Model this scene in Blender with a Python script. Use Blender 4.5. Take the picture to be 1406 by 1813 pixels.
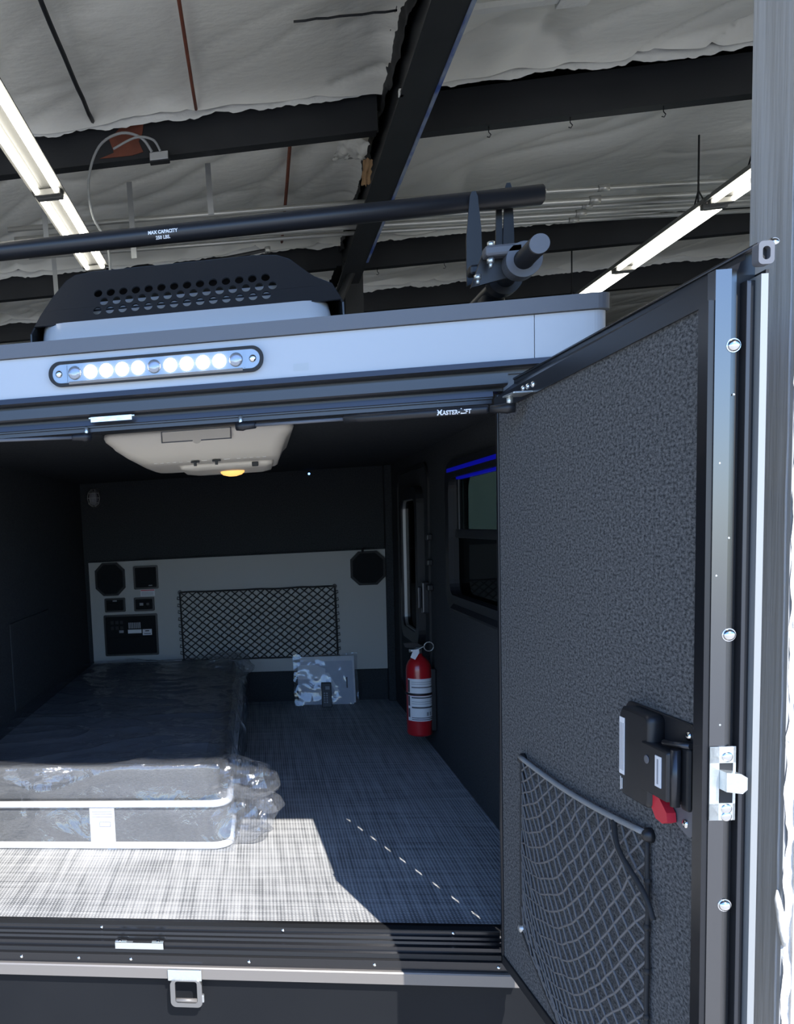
import bpy, bmesh, math, random
from mathutils import Vector, Matrix, noise
for o in list(bpy.data.objects): bpy.data.objects.remove(o)
S = bpy.context.scene; COL = S.collection
R = random.Random(7); PI = math.pi

# ------------------------------------------------------------------ camera
cam = bpy.data.cameras.new('camera'); co = bpy.data.objects.new('camera', cam); COL.objects.link(co)
W_, H_, F_, PX, PY = 1406, 1813, 1495.0932, 239.138, 1091.254
cam.sensor_fit = 'HORIZONTAL'; cam.sensor_width = 36; cam.lens = F_ / W_ * 36
cam.shift_x = (W_ / 2 - PX) / W_; cam.shift_y = (PY - H_ / 2) / W_; cam.clip_start = .02; cam.clip_end = 200
def basis(yaw, pitch, roll):
    f = Vector((math.sin(yaw) * math.cos(pitch), math.cos(yaw) * math.cos(pitch), math.sin(pitch)))
    r = Vector((math.cos(yaw), -math.sin(yaw), 0)); u = r.cross(f)
    return math.cos(roll) * r + math.sin(roll) * u, -math.sin(roll) * r + math.cos(roll) * u, f
r_, u_, f_ = basis(-.1506, -.0979, -.0528)
m = Matrix.Identity(4)
for i in range(3):
    m[i][0] = r_[i]; m[i][1] = u_[i]; m[i][2] = -f_[i]; m[i][3] = (.4804, -1.92, .9364)[i]
co.matrix_world = m; S.camera = co
# ------------------------------------------------------------------ world, sun, exposure
w = bpy.data.worlds.new('world'); S.world = w; w.use_nodes = True
nt = w.node_tree; bg = nt.nodes['Background']; sk = nt.nodes.new('ShaderNodeTexSky')
sk.sky_type = 'NISHITA'; sk.sun_disc = False; sk.sun_elevation = math.radians(46); sk.sun_rotation = math.radians(161)
sk.air_density = 1.0; sk.dust_density = .2; sk.ozone_density = 3.0
mx = nt.nodes.new('ShaderNodeMix'); mx.data_type = 'RGBA'; mx.blend_type = 'MULTIPLY'; mx.inputs[0].default_value = 1; mx.inputs[7].default_value = (.79, .93, 1.16, 1)
nt.links.new(sk.outputs[0], mx.inputs[6]); nt.links.new(mx.outputs[2], bg.inputs[0]); bg.inputs[1].default_value = .36
sl = bpy.data.lights.new('sun', 'SUN'); so = bpy.data.objects.new('sun', sl); COL.objects.link(so)
sl.energy = 8.5; sl.angle = math.radians(.25); sl.color = (1, .965, .91)
so.rotation_euler = Vector((-.315, .915, -1)).to_track_quat('-Z', 'Y').to_euler(); so.location = (3, -6, 8)
S.view_settings.view_transform = 'Standard'; S.view_settings.look = 'None'; S.view_settings.gamma = 1
S.view_settings.use_curve_mapping = False; S.view_settings.exposure = 0

# ------------------------------------------------------------------ materials
def mat(name, col, rough=.5, metal=0, bump=None, vary=None, emit=None, coat=0, spec=None, ior=None):
    """bump=(scale, strength, stretch) ; vary=(scale, colour2, stretch, contrast)"""
    M = bpy.data.materials.new(name); M.use_nodes = True; n = M.node_tree.nodes; L = M.node_tree.links
    b = n['Principled BSDF']; b.inputs['Base Color'].default_value = (*col, 1); b.inputs['Roughness'].default_value = rough
    b.inputs['Metallic'].default_value = metal
    if coat: b.inputs['Coat Weight'].default_value = coat
    if spec is not None: b.inputs['Specular IOR Level'].default_value = spec
    if emit: b.inputs['Emission Color'].default_value = (*emit[:3], 1); b.inputs['Emission Strength'].default_value = emit[3]
    tc = n.new('ShaderNodeTexCoord')
    def noi(scale, stretch, detail=4):
        mp = n.new('ShaderNodeMapping'); L.new(tc.outputs['Object'], mp.inputs[0]); mp.inputs['Scale'].default_value = stretch
        t = n.new('ShaderNodeTexNoise'); L.new(mp.outputs[0], t.inputs[0]); t.inputs['Scale'].default_value = scale; t.inputs['Detail'].default_value = detail
        if scale > 100: t.inputs['Detail'].default_value = 6; t.inputs['Roughness'].default_value = .72
        return t
    if vary:
        t = noi(vary[0], vary[2]); r = n.new('ShaderNodeValToRGB'); c = vary[3]
        r.color_ramp.elements[0].position = .5 - c; r.color_ramp.elements[1].position = .5 + c
        r.color_ramp.elements[0].color = (*col, 1); r.color_ramp.elements[1].color = (*vary[1], 1)
        L.new(t.outputs[0], r.inputs[0]); L.new(r.outputs[0], b.inputs['Base Color'])
    if bump:
        t = noi(bump[0], bump[2]); bn = n.new('ShaderNodeBump'); bn.inputs['Strength'].default_value = bump[1]; bn.inputs['Distance'].default_value = .01
        L.new(t.outputs[0], bn.inputs['Height']); L.new(bn.outputs[0], b.inputs['Normal'])
    return M
I3 = (1, 1, 1)
MT = dict(
 concrete=mat('concrete', (.37, .36, .34), .85, bump=(8, .2, I3), vary=(1.5, (.44, .43, .405), I3, .2)),
 sheet=mat('insulation_vinyl', (.80, .79, .72), .30, bump=(9, .5, (1, 1.8, 1)), vary=(2.2, (.86, .85, .78), I3, .2)),
 sheet_edge=mat('insulation_edge', (.80, .80, .76), .4, bump=(30, .5, I3)),
 steel_dark=mat('dark_painted_steel', (.014, .016, .019), .55, bump=(6, .12, I3), vary=(3, (.022, .024, .027), I3, .2)),
 primer=mat('red_primer', (.22, .065, .035), .7, vary=(9, (.16, .05, .03), I3, .2)),
 blue_paint=mat('blue_paint', (.04, .09, .34), .5, vary=(18, (.30, .36, .46), (1, .3, 1), .12)),
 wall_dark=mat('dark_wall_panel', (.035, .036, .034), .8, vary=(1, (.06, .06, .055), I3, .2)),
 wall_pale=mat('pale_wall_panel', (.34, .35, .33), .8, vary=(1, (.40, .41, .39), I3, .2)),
 siding=mat('grey_wood_siding', (.33, .335, .34), .55, bump=(24, .9, (1, 1, .06)), vary=(10, (.39, .395, .40), (1, 1, .08), .2)),
 stucco=mat('white_masonry', (.80, .79, .77), .9, bump=(55, 1.0, (1, 1, .5)), vary=(20, (.68, .67, .65), I3, .2)),
 caulk=mat('caulk', (.62, .61, .58), .6, bump=(40, .4, I3)),
 galv=mat('galvanised_steel', (.55, .56, .56), .38, .8, bump=(20, .05, I3)),
 conduit=mat('conduit', (.50, .50, .47), .35, .6),
 fixture=mat('white_fixture', (.15, .15, .145), .5),
 tube=mat('lit_tube', (.9, .9, .88), .4, emit=(1, .96, .84, 11)),
 cable=mat('grey_cable', (.35, .36, .36), .5),
 fascia=mat('white_aluminium', (.46, .49, .53), .32, bump=(5, .02, I3), coat=.2),
 cap=mat('dark_grey_trim', (.115, .12, .135), .42, bump=(60, .05, I3)),
 black=mat('black_plastic', (.012, .013, .016), .42),
 blackm=mat('black_anodised', (.055, .058, .066), .30, .65, bump=(3, .03, (.2, 1, 1))),
 grille=mat('speaker_cloth', (.018, .020, .022), .9, spec=.1, bump=(300, .3, I3)),
 dframe=mat('black_door_frame', (.010, .011, .014), .30, bump=(3, .02, I3)),
 blackd=mat('black_rubber', (.010, .011, .013), .6),
 sill=mat('sill_aluminium', (.055, .056, .06), .22, .8, bump=(4, .02, (.2, 1, 1))),
 tan=mat('satin_trim_strip', (.20, .185, .172), .42, .3, bump=(40, .04, (.1, 1, 1))),
 skirt=mat('dark_skirt_panel', (.006, .007, .009), .55, spec=.2, vary=(3, (.009, .010, .012), I3, .25)),
 alu=mat('satin_edge_strip', (.17, .172, .178), .24, 1, bump=(60, .01, (1, 1, .1))),
 aluskin=mat('pale_skin_edge', (.30, .31, .31), .4, .3),
 carpet=mat('dark_wall_carpet', (.036, .040, .045), 1, spec=.1, bump=(300, .5, I3), vary=(160, (.060, .066, .072), I3, .15)),  # base colour raised to take in haze over the camper interior
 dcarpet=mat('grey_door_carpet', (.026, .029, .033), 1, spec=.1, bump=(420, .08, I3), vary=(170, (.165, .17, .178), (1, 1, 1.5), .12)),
 panel=mat('pale_panel', (.44, .44, .425), .6, bump=(200, .1, I3)),
 beige=mat('beige_plastic', (.74, .685, .59), .45),
 slot=mat('slot_white', (.85, .84, .80), .5),
 orange=mat('amber_dome', (.9, .5, .15), .4, emit=(1, .52, .14, 1.3)),
 led_on=mat('led_lit', (1, 1, 1), .3, emit=(1, .97, .90, 9)),
 led_off=mat('led_clear', (.36, .39, .44), .12, .5),
 ledbody=mat('clear_lens_body', (.30, .32, .35), .15, .55),
 ledblue=mat('blue_led', (.0, .0, .3), .4, emit=(.01, .015, 1, .16)),
 ledpoint=mat('blue_point', (.2, .4, 1), .4, emit=(.15, .4, 1, 6)),
 zinc=mat('zinc_hardware', (.72, .76, .76), .28, .85, bump=(60, .15, I3)),
 chrome=mat('chrome', (.8, .8, .8), .10, 1),
 red=mat('red_enamel', (.42, .012, .018), .28, coat=.5),
 redlever=mat('red_lever', (.55, .02, .04), .45),
 paper=mat('white_label', (.74, .75, .78), .6),
 ink=mat('ink', (.06, .06, .07), .7),
 inkg=mat('grey_ink', (.30, .31, .34), .7),
 white_ink=mat('white_ink', (.85, .86, .88), .6),
 mattress=mat('mattress_fabric', (.075, .08, .086), .95, bump=(220, .5, (1, 1, 2.5)), vary=(130, (.145, .15, .158), (1, 1, 3), .15)),
 mattop=mat('mattress_top_fabric', (.13, .14, .155), .95, bump=(160, .4, I3)),  # colour lightened to stand in for lens haze over the top
 piping=mat('white_piping', (.82, .82, .82), .7),
 cord=mat('net_cord', (.020, .021, .023), .75),
 cordg=mat('net_cord_grey', (.13, .13, .135), .75),
 cordl=mat('bungee_cord', (.26, .27, .275), .6, bump=(150, .3, I3)),
 tape=mat('tan_paper', (.42, .26, .13), .8),
)
def weave():
    M = bpy.data.materials.new('woven_vinyl_floor'); M.use_nodes = True; n = M.node_tree.nodes; L = M.node_tree.links; b = n['Principled BSDF']
    tc = n.new('ShaderNodeTexCoord')
    def w_(axis, sc, dist):
        t = n.new('ShaderNodeTexWave'); t.wave_type = 'BANDS'; t.bands_direction = axis; t.inputs['Scale'].default_value = sc
        t.inputs['Distortion'].default_value = dist; t.inputs['Detail'].default_value = 2; t.inputs['Detail Scale'].default_value = 3
        L.new(tc.outputs['Object'], t.inputs[0]); return t
    def nz(sc, st):
        mp = n.new('ShaderNodeMapping'); L.new(tc.outputs['Object'], mp.inputs[0]); mp.inputs['Scale'].default_value = st
        t = n.new('ShaderNodeTexNoise'); L.new(mp.outputs[0], t.inputs[0]); t.inputs['Scale'].default_value = sc; t.inputs['Detail'].default_value = 3; return t
    def mth(op, a, c):
        q = n.new('ShaderNodeMath'); q.operation = op
        for i, v in enumerate((a, c)):
            if isinstance(v, (int, float)): q.inputs[i].default_value = v
            else: L.new(v, q.inputs[i])
        return q.outputs[0]
    wx, wy = w_('X', 36, .4), w_('Y', 36, .4)
    nx, ny = nz(60, (1, .05, 1)), nz(60, (.05, 1, 1)); nl = nz(5, (1, 1.6, 1))
    h = mth('MULTIPLY', wx.outputs['Fac'], wy.outputs['Fac'])
    v = mth('ADD', mth('MULTIPLY', nx.outputs[0], .45), mth('MULTIPLY', ny.outputs[0], .45))
    v = mth('ADD', v, mth('MULTIPLY', nl.outputs[0], .14))
    v = mth('ADD', v, mth('MULTIPLY', h, .42))
    r = n.new('ShaderNodeValToRGB'); r.color_ramp.elements[0].position = .44; r.color_ramp.elements[1].position = .80
    r.color_ramp.elements[0].color = (.13, .135, .14, 1); r.color_ramp.elements[1].color = (.56, .56, .56, 1)
    L.new(v, r.inputs[0]); L.new(r.outputs[0], b.inputs['Base Color']); b.inputs['Roughness'].default_value = .6
    bn = n.new('ShaderNodeBump'); bn.inputs['Strength'].default_value = .35; bn.inputs['Distance'].default_value = .003
    L.new(h, bn.inputs['Height']); L.new(bn.outputs[0], b.inputs['Normal'])
    return M
MT['weave'] = weave()
def film(name, gloss, white, scale):
    M = bpy.data.materials.new(name); M.use_nodes = True; n = M.node_tree.nodes; L = M.node_tree.links; n.remove(n['Principled BSDF'])
    out = n['Material Output']; tr = n.new('ShaderNodeBsdfTransparent'); gl = n.new('ShaderNodeBsdfGlossy'); df = n.new('ShaderNodeBsdfDiffuse')
    tr.inputs[0].default_value = (.95, .96, .98, 1); gl.inputs['Roughness'].default_value = .07; df.inputs[0].default_value = (.85, .87, .9, 1)
    tc = n.new('ShaderNodeTexCoord'); t = n.new('ShaderNodeTexNoise'); t.inputs['Scale'].default_value = scale; t.inputs['Detail'].default_value = 5; t.inputs['Distortion'].default_value = 1.2
    L.new(tc.outputs['Object'], t.inputs[0]); bn = n.new('ShaderNodeBump'); bn.inputs['Strength'].default_value = .55; bn.inputs['Distance'].default_value = .015
    L.new(t.outputs[0], bn.inputs['Height']); L.new(bn.outputs[0], gl.inputs['Normal'])
    lw = n.new('ShaderNodeLayerWeight'); L.new(bn.outputs[0], lw.inputs['Normal'])
    pw = n.new('ShaderNodeMath'); pw.operation = 'POWER'; pw.inputs[1].default_value = 4; L.new(lw.outputs['Facing'], pw.inputs[0])
    fr = n.new('ShaderNodeMath'); fr.operation = 'MULTIPLY_ADD'; fr.inputs[1].default_value = .6; fr.inputs[2].default_value = .05; L.new(pw.outputs[0], fr.inputs[0])
    ad = n.new('ShaderNodeMath'); ad.operation = 'ADD'; ad.inputs[1].default_value = gloss; L.new(fr.outputs[0], ad.inputs[0])
    m1 = n.new('ShaderNodeMixShader'); m1.inputs[0].default_value = white; L.new(tr.outputs[0], m1.inputs[1]); L.new(df.outputs[0], m1.inputs[2])
    m2 = n.new('ShaderNodeMixShader'); L.new(ad.outputs[0], m2.inputs[0]); L.new(m1.outputs[0], m2.inputs[1]); L.new(gl.outputs[0], m2.inputs[2])
    L.new(m2.outputs[0], out.inputs[0]); return M
MT['film'] = film('clear_plastic_film', .05, .04, 14); MT['bag'] = film('clear_bag', .03, .10, 4)
def glass(name, col, refl):
    M = bpy.data.materials.new(name); M.use_nodes = True; n = M.node_tree.nodes; L = M.node_tree.links; n.remove(n['Principled BSDF'])
    tr = n.new('ShaderNodeBsdfTransparent'); tr.inputs[0].default_value = (*col, 1); gl = n.new('ShaderNodeBsdfGlossy'); gl.inputs['Roughness'].default_value = .03
    mx = n.new('ShaderNodeMixShader'); mx.inputs[0].default_value = refl; L.new(tr.outputs[0], mx.inputs[1]); L.new(gl.outputs[0], mx.inputs[2])
    L.new(mx.outputs[0], n['Material Output'].inputs[0]); return M
MT['glass'] = glass('tinted_glass', (.33, .40, .38), .06); MT['glassd'] = glass('dark_tinted_glass', (.10, .11, .12), .06)

# ------------------------------------------------------------------ mesh helpers
def new(): return bmesh.new()
def add(bm, o):                                   # append bmesh o into bm
    me = bpy.data.meshes.new('t'); o.to_mesh(me); bm.from_mesh(me); bpy.data.meshes.remove(me); o.free(); return bm
def box(bm, x0, x1, y0, y1, z0, z1, bev=0, seg=2):
    t = bmesh.new(); bmesh.ops.create_cube(t, size=1)
    for v in t.verts: v.co = Vector(((x0 + x1) / 2 + v.co.x * (x1 - x0), (y0 + y1) / 2 + v.co.y * (y1 - y0), (z0 + z1) / 2 + v.co.z * (z1 - z0)))
    if bev: bmesh.ops.bevel(t, geom=list(t.edges), offset=bev, segments=seg, profile=.5, affect='EDGES')
    return add(bm, t)
def prism(bm, poly, axis, a, b, closed=True):
    """extrude a 2-D polygon along axis ('X': poly=(y,z), 'Y': (x,z), 'Z': (x,y))"""
    def P(q, t):
        return {'X': (t, q[0], q[1]), 'Y': (q[0], t, q[1]), 'Z': (q[0], q[1], t)}[axis]
    t = bmesh.new(); A = [t.verts.new(P(q, a)) for q in poly]; B = [t.verts.new(P(q, b)) for q in poly]; n = len(poly)
    for i in range(n): t.faces.new((A[i], A[(i + 1) % n], B[(i + 1) % n], B[i]))
    t.faces.new(A[::-1]); t.faces.new(B); bmesh.ops.recalc_face_normals(t, faces=t.faces); return add(bm, t)
def tube(bm, pts, r, n=10, cap=True, rs=None):
    pts = [Vector(p) for p in pts]; t = bmesh.new(); rings = []
    up = None
    for i, p in enumerate(pts):
        d = (pts[min(i + 1, len(pts) - 1)] - pts[max(i - 1, 0)]).normalized()
        if up is None: up = d.orthogonal().normalized()
        a = (up - d * up.dot(d))
        a = a.normalized() if a.length > 1e-6 else d.orthogonal().normalized()
        up = a; b = d.cross(a); rr = rs[i] if rs else r
        rings.append([t.verts.new(p + (a * math.cos(2 * PI * k / n) + b * math.sin(2 * PI * k / n)) * rr) for k in range(n)])
    for A, B in zip(rings, rings[1:]):
        for k in range(n): t.faces.new((A[k], A[(k + 1) % n], B[(k + 1) % n], B[k])).smooth = True
    if cap: t.faces.new(rings[0][::-1]); t.faces.new(rings[-1])
    return add(bm, t)
def cyl(bm, c, axis, r, h, n=20, bev=0):
    d = {'X': Vector((1, 0, 0)), 'Y': Vector((0, 1, 0)), 'Z': Vector((0, 0, 1))}[axis]; c = Vector(c)
    if bev: return tube(bm, [c - d * h / 2, c - d * (h / 2 - bev * .01), c - d * (h / 2 - bev), c + d * (h / 2 - bev), c + d * (h / 2 - bev * .01), c + d * h / 2], r, n, rs=[r - bev, r - bev * .6, r, r, r - bev * .6, r - bev])
    return tube(bm, [c - d * h / 2, c + d * h / 2], r, n)
def lathe(bm, prof, c, n=24, axis='Z'):
    t = bmesh.new(); c = Vector(c); rings = []
    for r, h in prof:
        ring = []
        for k in range(n):
            a = 2 * PI * k / n; q = (r * math.cos(a), r * math.sin(a))
            v = {'Z': (q[0], q[1], h), 'Y': (q[0], h, q[1]), 'X': (h, q[0], q[1])}[axis]
            ring.append(t.verts.new(c + Vector(v)))
        rings.append(ring)
    for A, B in zip(rings, rings[1:]):
        for k in range(n): t.faces.new((A[k], A[(k + 1) % n], B[(k + 1) % n], B[k])).smooth = True
    t.faces.new(rings[0][::-1]); t.faces.new(rings[-1]); bmesh.ops.recalc_face_normals(t, faces=t.faces); return add(bm, t)
def dome(bm, c, d, r, h=.6, n=14):                # screw / button head
    d = Vector(d).normalized(); c = Vector(c)
    pr = [(1, 0), (1, .25), (.85, .62), (.55, .9), (.15, 1)]
    return tube(bm, [c + d * (q[1] * r * h) for q in pr], r, n, rs=[r * q[0] for q in pr])
def rrect(x0, x1, y0, y1, r, n=6):
    out = []
    for cx, cy, a0 in ((x1 - r, y1 - r, 0), (x0 + r, y1 - r, 90), (x0 + r, y0 + r, 180), (x1 - r, y0 + r, 270)):
        for k in range(n + 1): a = math.radians(a0 + 90 * k / n); out.append((cx + r * math.cos(a), cy + r * math.sin(a)))
    return out
def ringprism(bm, po, pi, axis, a, b):            # frame between an outer and an inner outline
    def P(q, t): return {'X': (t, q[0], q[1]), 'Y': (q[0], t, q[1]), 'Z': (q[0], q[1], t)}[axis]
    t = bmesh.new(); n = len(po)
    V = [[t.verts.new(P(q, h)) for q in p] for p, h in ((po, a), (po, b), (pi, b), (pi, a))]
    for A, B in zip(V, V[1:] + V[:1]):
        for i in range(n): t.faces.new((A[i], A[(i + 1) % n], B[(i + 1) % n], B[i]))
    bmesh.ops.recalc_face_normals(t, faces=t.faces); return add(bm, t)
def loft(bm, secs, cap=True):
    t = bmesh.new(); V = [[t.verts.new(p) for p in s] for s in secs]; n = len(secs[0])
    for A, B in zip(V, V[1:]):
        for i in range(n): t.faces.new((A[i], A[(i + 1) % n], B[(i + 1) % n], B[i])).smooth = True
    if cap: t.faces.new(V[0][::-1]); t.faces.new(V[-1])
    bmesh.ops.recalc_face_normals(t, faces=t.faces); return add(bm, t)
def grid(bm, nu, nv, f, smooth=True):
    t = bmesh.new(); V = [[t.verts.new(f(i / nu, j / nv)) for j in range(nv + 1)] for i in range(nu + 1)]
    for i in range(nu):
        for j in range(nv): t.faces.new((V[i][j], V[i + 1][j], V[i + 1][j + 1], V[i][j + 1])).smooth = smooth
    return add(bm, t)
def fbm(x, y, z, o=3): return noise.fractal(Vector((x, y, z)), .9, 2.1, o)
def root_of(o):
    while o.parent: o = o.parent
    return o
def obj(name, bm, m, parent=None, local=False):
    """one mesh object; geometry is given in world space unless local"""
    me = bpy.data.meshes.new(name)
    if parent is not None and not local:
        L = root_of(parent).location
        for v in bm.verts: v.co -= L
    bm.to_mesh(me); bm.free(); me.materials.append(MT[m] if isinstance(m, str) else m)
    o = bpy.data.objects.new(name, me); COL.objects.link(o); o.parent = parent; return o
def inst(me, name, loc, parent=None, rot=None):
    o = bpy.data.objects.new(name, me); COL.objects.link(o); o.parent = parent
    o.location = Vector(loc) - (root_of(parent).location if parent else Vector())
    if rot: o.rotation_euler = rot
    return o
def tag(o, label=None, cat=None, group=None, kind=None):
    if label: o['label'] = label
    if cat: o['category'] = cat
    if group: o['group'] = group
    if kind: o['kind'] = kind
    return o
def thing(name, loc, label, cat, group=None, rotz=0):
    o = bpy.data.objects.new(name, None); COL.objects.link(o); o.location = loc; o.rotation_euler = (0, 0, rotz); o.empty_display_size = .05
    return tag(o, label, cat, group)
def struct(name, bm, m, label=None): return tag(obj(name, bm, m), label, kind='structure')
def text_mesh(txt, size, offset=.0, caps=False):
    cu = bpy.data.curves.new('lettering', 'FONT'); cu.body = txt; cu.size = size; cu.align_x = 'CENTER'; cu.align_y = 'CENTER'; cu.offset = offset; cu.resolution_u = 3
    if caps:
        for f in cu.body_format: f.use_small_caps = True
    o = bpy.data.objects.new('lettering', cu); COL.objects.link(o); dg = bpy.context.evaluated_depsgraph_get(); dg.update()
    me = bpy.data.meshes.new_from_object(o.evaluated_get(dg)); bpy.data.objects.remove(o); bpy.data.curves.remove(cu)
    t = bmesh.new(); t.from_mesh(me); bpy.data.meshes.remove(me); return t

# ================================================================== THE BUILDING
GZ = -.70
struct('floor', box(new(), -14, 14, -30, 12, GZ - .2, GZ), 'concrete', 'pale concrete ground running from the yard into the workshop')
# front wall with the doorway (the pillar at the doorway's side is its jamb)
wf = struct('wall_front', box(box(box(box(box(new(), 1.42, 3.3, -.46, -.333, GZ, 3.62), 8.6, 9, -.46, -.333, GZ, 3.62), 3.3, 8.6, -.46, -.333, 3.0, 3.62), -9, -8.3, -.46, -.333, GZ, 3.62), -8.3, 1.42, -.46, -.333, 3.0, 3.62), 'wall_dark', 'front wall of the workshop around the wide doorway')  # doorway widened and unseen second bay added to let light onto the ceiling
tr = struct('trim_1', box(new(), 1.30, 1.42, -.460, -.333, GZ, 3.0), 'siding', 'grey wood-grained door jamb beside the open camper door')
def bead(z): return (1.2995 + .0012 * fbm(z * 6, 2, 0), -.4495 + .0012 * fbm(z * 9, 5, 1), z)
obj('caulk_bead', tube(new(), [bead(GZ + i * .02) for i in range(180)], .0022, 6), 'siding', tr)
bl = new(); tube(bl, [(1.298, -.452, .30), (1.296, -.456, .285), (1.298, -.46, .265), (1.30, -.462, .235), (1.303, -.464, .21)], .01, 8, rs=[.002, .005, .006, .005, .003])
obj('caulk_blob', bl, 'caulk', tr)
def mas(u, v):
    z = GZ + v * 3.6; x = 1.3015 + u * 1.2; e = .005 * fbm(z * 14, x * 3, 3, 4)
    return (x + (e if u < .01 else 0), -.472 + .006 * fbm(x * 20, z * 16, 0, 4) + (.010 if u < .01 else 0), z)
ms = grid(new(), 50, 300, mas); box(ms, 1.312, 2.5, -.470, -.4605, GZ, 2.9)
obj('masonry_facing', ms, 'stucco', wf)
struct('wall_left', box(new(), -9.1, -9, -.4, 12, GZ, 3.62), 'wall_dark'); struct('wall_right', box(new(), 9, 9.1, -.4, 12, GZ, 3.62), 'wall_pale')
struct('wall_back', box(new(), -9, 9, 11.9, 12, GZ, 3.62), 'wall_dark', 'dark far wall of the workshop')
struct('window_backdrop', box(new(), 2.2, 6.5, 6.7, 6.8, GZ, 1.9), mat('pale_green_backdrop', (.42, .45, .43), .7), 'pale green panel added behind the camper window to brighten its glass')  # added panel, there only to brighten the view through the camper window
struct('canopy', box(new(), -9, 9, -2.0, -.46, 3.0, 3.10), 'wall_dark', 'flat canopy over the workshop doorway')
ce = struct('ceiling', box(new(), -9, 9, -.46, 12, 3.62, 3.70), 'wall_dark', 'workshop roof with sagging foil-faced insulation and dark steel framing')
BAYS = [(-.30, 3.36), (3.56, 6.02), (6.22, 7.64), (7.84, 11.85)]
for (y0, y1) in BAYS:
    for (x0, x1) in ((-8.9, 1.285), (1.385, 8.9)):
        vis = x1 < 2
        def fs(u, v, x0=x0, x1=x1, y0=y0, y1=y1):
            x = x0 + u * (x1 - x0); y = y0 + v * (y1 - y0)
            e = min(v, 1 - v) * (y1 - y0); ex = (x1 - x) if x1 < 2 else (x - x0)
            sag = -.035 * math.sin(v * PI)
            edge = -.05 * math.exp(-e / .06) - .05 * math.exp(-ex / .05)
            al, ac = (x - y) * .5, (x + y) * 1.15; wv = noise.noise(Vector((x * .6, y * .6, y0))) * 1.1
            rid = 1 - abs(noise.noise(Vector((al + wv * .4, ac + wv, y0)))) * 2.2; rid2 = 1 - abs(noise.noise(Vector((al * 2.1 + wv, ac * 2.3 - wv * .5, y0 + 5)))) * 2.2
            den = math.exp(-(e / .6) ** 2); am = .55 if (x < 1 and y < 3.4) else 1
            wr = .035 * fbm(x * .9, y * .8, y0, 2) + am * (.034 * max(0, rid) ** 4 + (.014 + .020 * den) * max(0, rid2) ** 4 + .005 * den * math.sin(x * 16 + 5 * wv))
            return (x, y, 3.435 + sag + edge + wr)
        obj('insulation_sheet', grid(new(), 260, 110, fs), 'sheet', ce)
        # pale torn edge folded down against the purlin
        def fe(u, v, x0=x0, x1=x1, y1=y1):
            x = x0 + u * (x1 - x0); j = .022 * fbm(x * 5, y1, 0, 4) + .012 * noise.noise(Vector((x * 26, y1, 2)))
            return (x, y1 + .02 - .018 * v + .010 * fbm(x * 4, v * 2, y1, 3), 3.445 - v * (.078 + j))
        if y1 < 8: obj('insulation_edge', grid(new(), 400, 5, fe), 'sheet_edge', ce)
for i, y in enumerate((3.46, 6.12, 7.74)):
    b = box(new(), -8.9, 1.25 if i == 0 else 1.30, y - .03, y + .03, 3.215, 3.42); box(b, -8.9, 1.25, y - .03, y + .05, 3.20, 3.215)
    obj('purlin', b, 'steel_dark', ce)
    y2 = y + .10; b = box(new(), 1.41, 8.9, y2 - .03, y2 + .03, 3.215, 3.42); box(b, 1.41, 8.9, y2 - .03, y2 + .05, 3.20, 3.215)
    obj('purlin', b, 'steel_dark', ce)
rf = box(box(new(), 1.242, 1.418, -.3, 6.35, 3.0, 3.016), 1.322, 1.338, -.3, 6.35, 3.016, 3.45); box(rf, 1.242, 1.418, -.3, 6.35, 3.44, 3.456)
rf = obj('rafter', rf, 'steel_dark', ce)
obj('blue_edge', box(new(), 1.406, 1.424, -.3, 5.3, 2.992, 3.018), 'blue_paint', rf)
def jag(u, v):
    y = .5 + u * 5.6; return (1.262 + .022 * fbm(y * 5, v * 3, 1, 4) + .02 * v, y, 3.45 - v * (.14 + .05 * fbm(y * 4, 3, 2, 4)))
obj('torn_felt', grid(new(), 260, 5, jag), 'blackd', rf)
obj('hanger_clip', box(new(), 1.236, 1.258, 2.60, 2.625, 3.0, 3.03), 'sheet_edge', rf)
cb = box(new(), 1.30, 1.455, 5.99, 6.01, GZ, 3.2); box(cb, 1.37, 1.385, 5.92, 6.08, GZ, 3.2); box(cb, 1.30, 1.455, 5.91, 5.925, GZ, 3.2)
obj('column', cb, 'steel_dark', ce)
obj('knee_brace', tube(new(), [(1.33, 5.6, 3.02), (.98, 5.95, 2.35)], .035, 6), 'steel_dark', ce)
bt = obj('batten', box(new(), 1.43, 2.06, 2.655, 2.70, 3.372, 3.40), 'sheet_edge', ce); obj('batten_clip', box(new(), 2.0, 2.15, 2.66, 2.74, 3.366, 3.40, .004), 'sheet_edge', bt)
obj('seam_tape', tube(new(), [(.74 + i * .055, 2.575 + .003 * i, 3.392 + .004 * R.uniform(-1, 1)) for i in range(10)], .006, 5), 'steel_dark', ce)
# torn flap beside the rafter with tan backing
def flap(u, v): return (1.06 + u * .17 + .02 * fbm(u * 4, v * 5, 3), 3.62 + v * .55, 3.36 - .16 * u * (1 - v) - .05 * math.sin(v * PI) + .02 * fbm(u * 6, v * 6, 0))
obj('torn_flap', grid(new(), 14, 24, flap), 'sheet', ce)
obj('backing_paper', grid(new(), 6, 8, lambda u, v: (1.20 + u * .055 + .008 * fbm(u * 7, v * 7, 5), 3.70 + v * .14, 3.15 - .10 * v + .02 * fbm(v * 8, u * 5, 1))), 'tape', ce)
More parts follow.
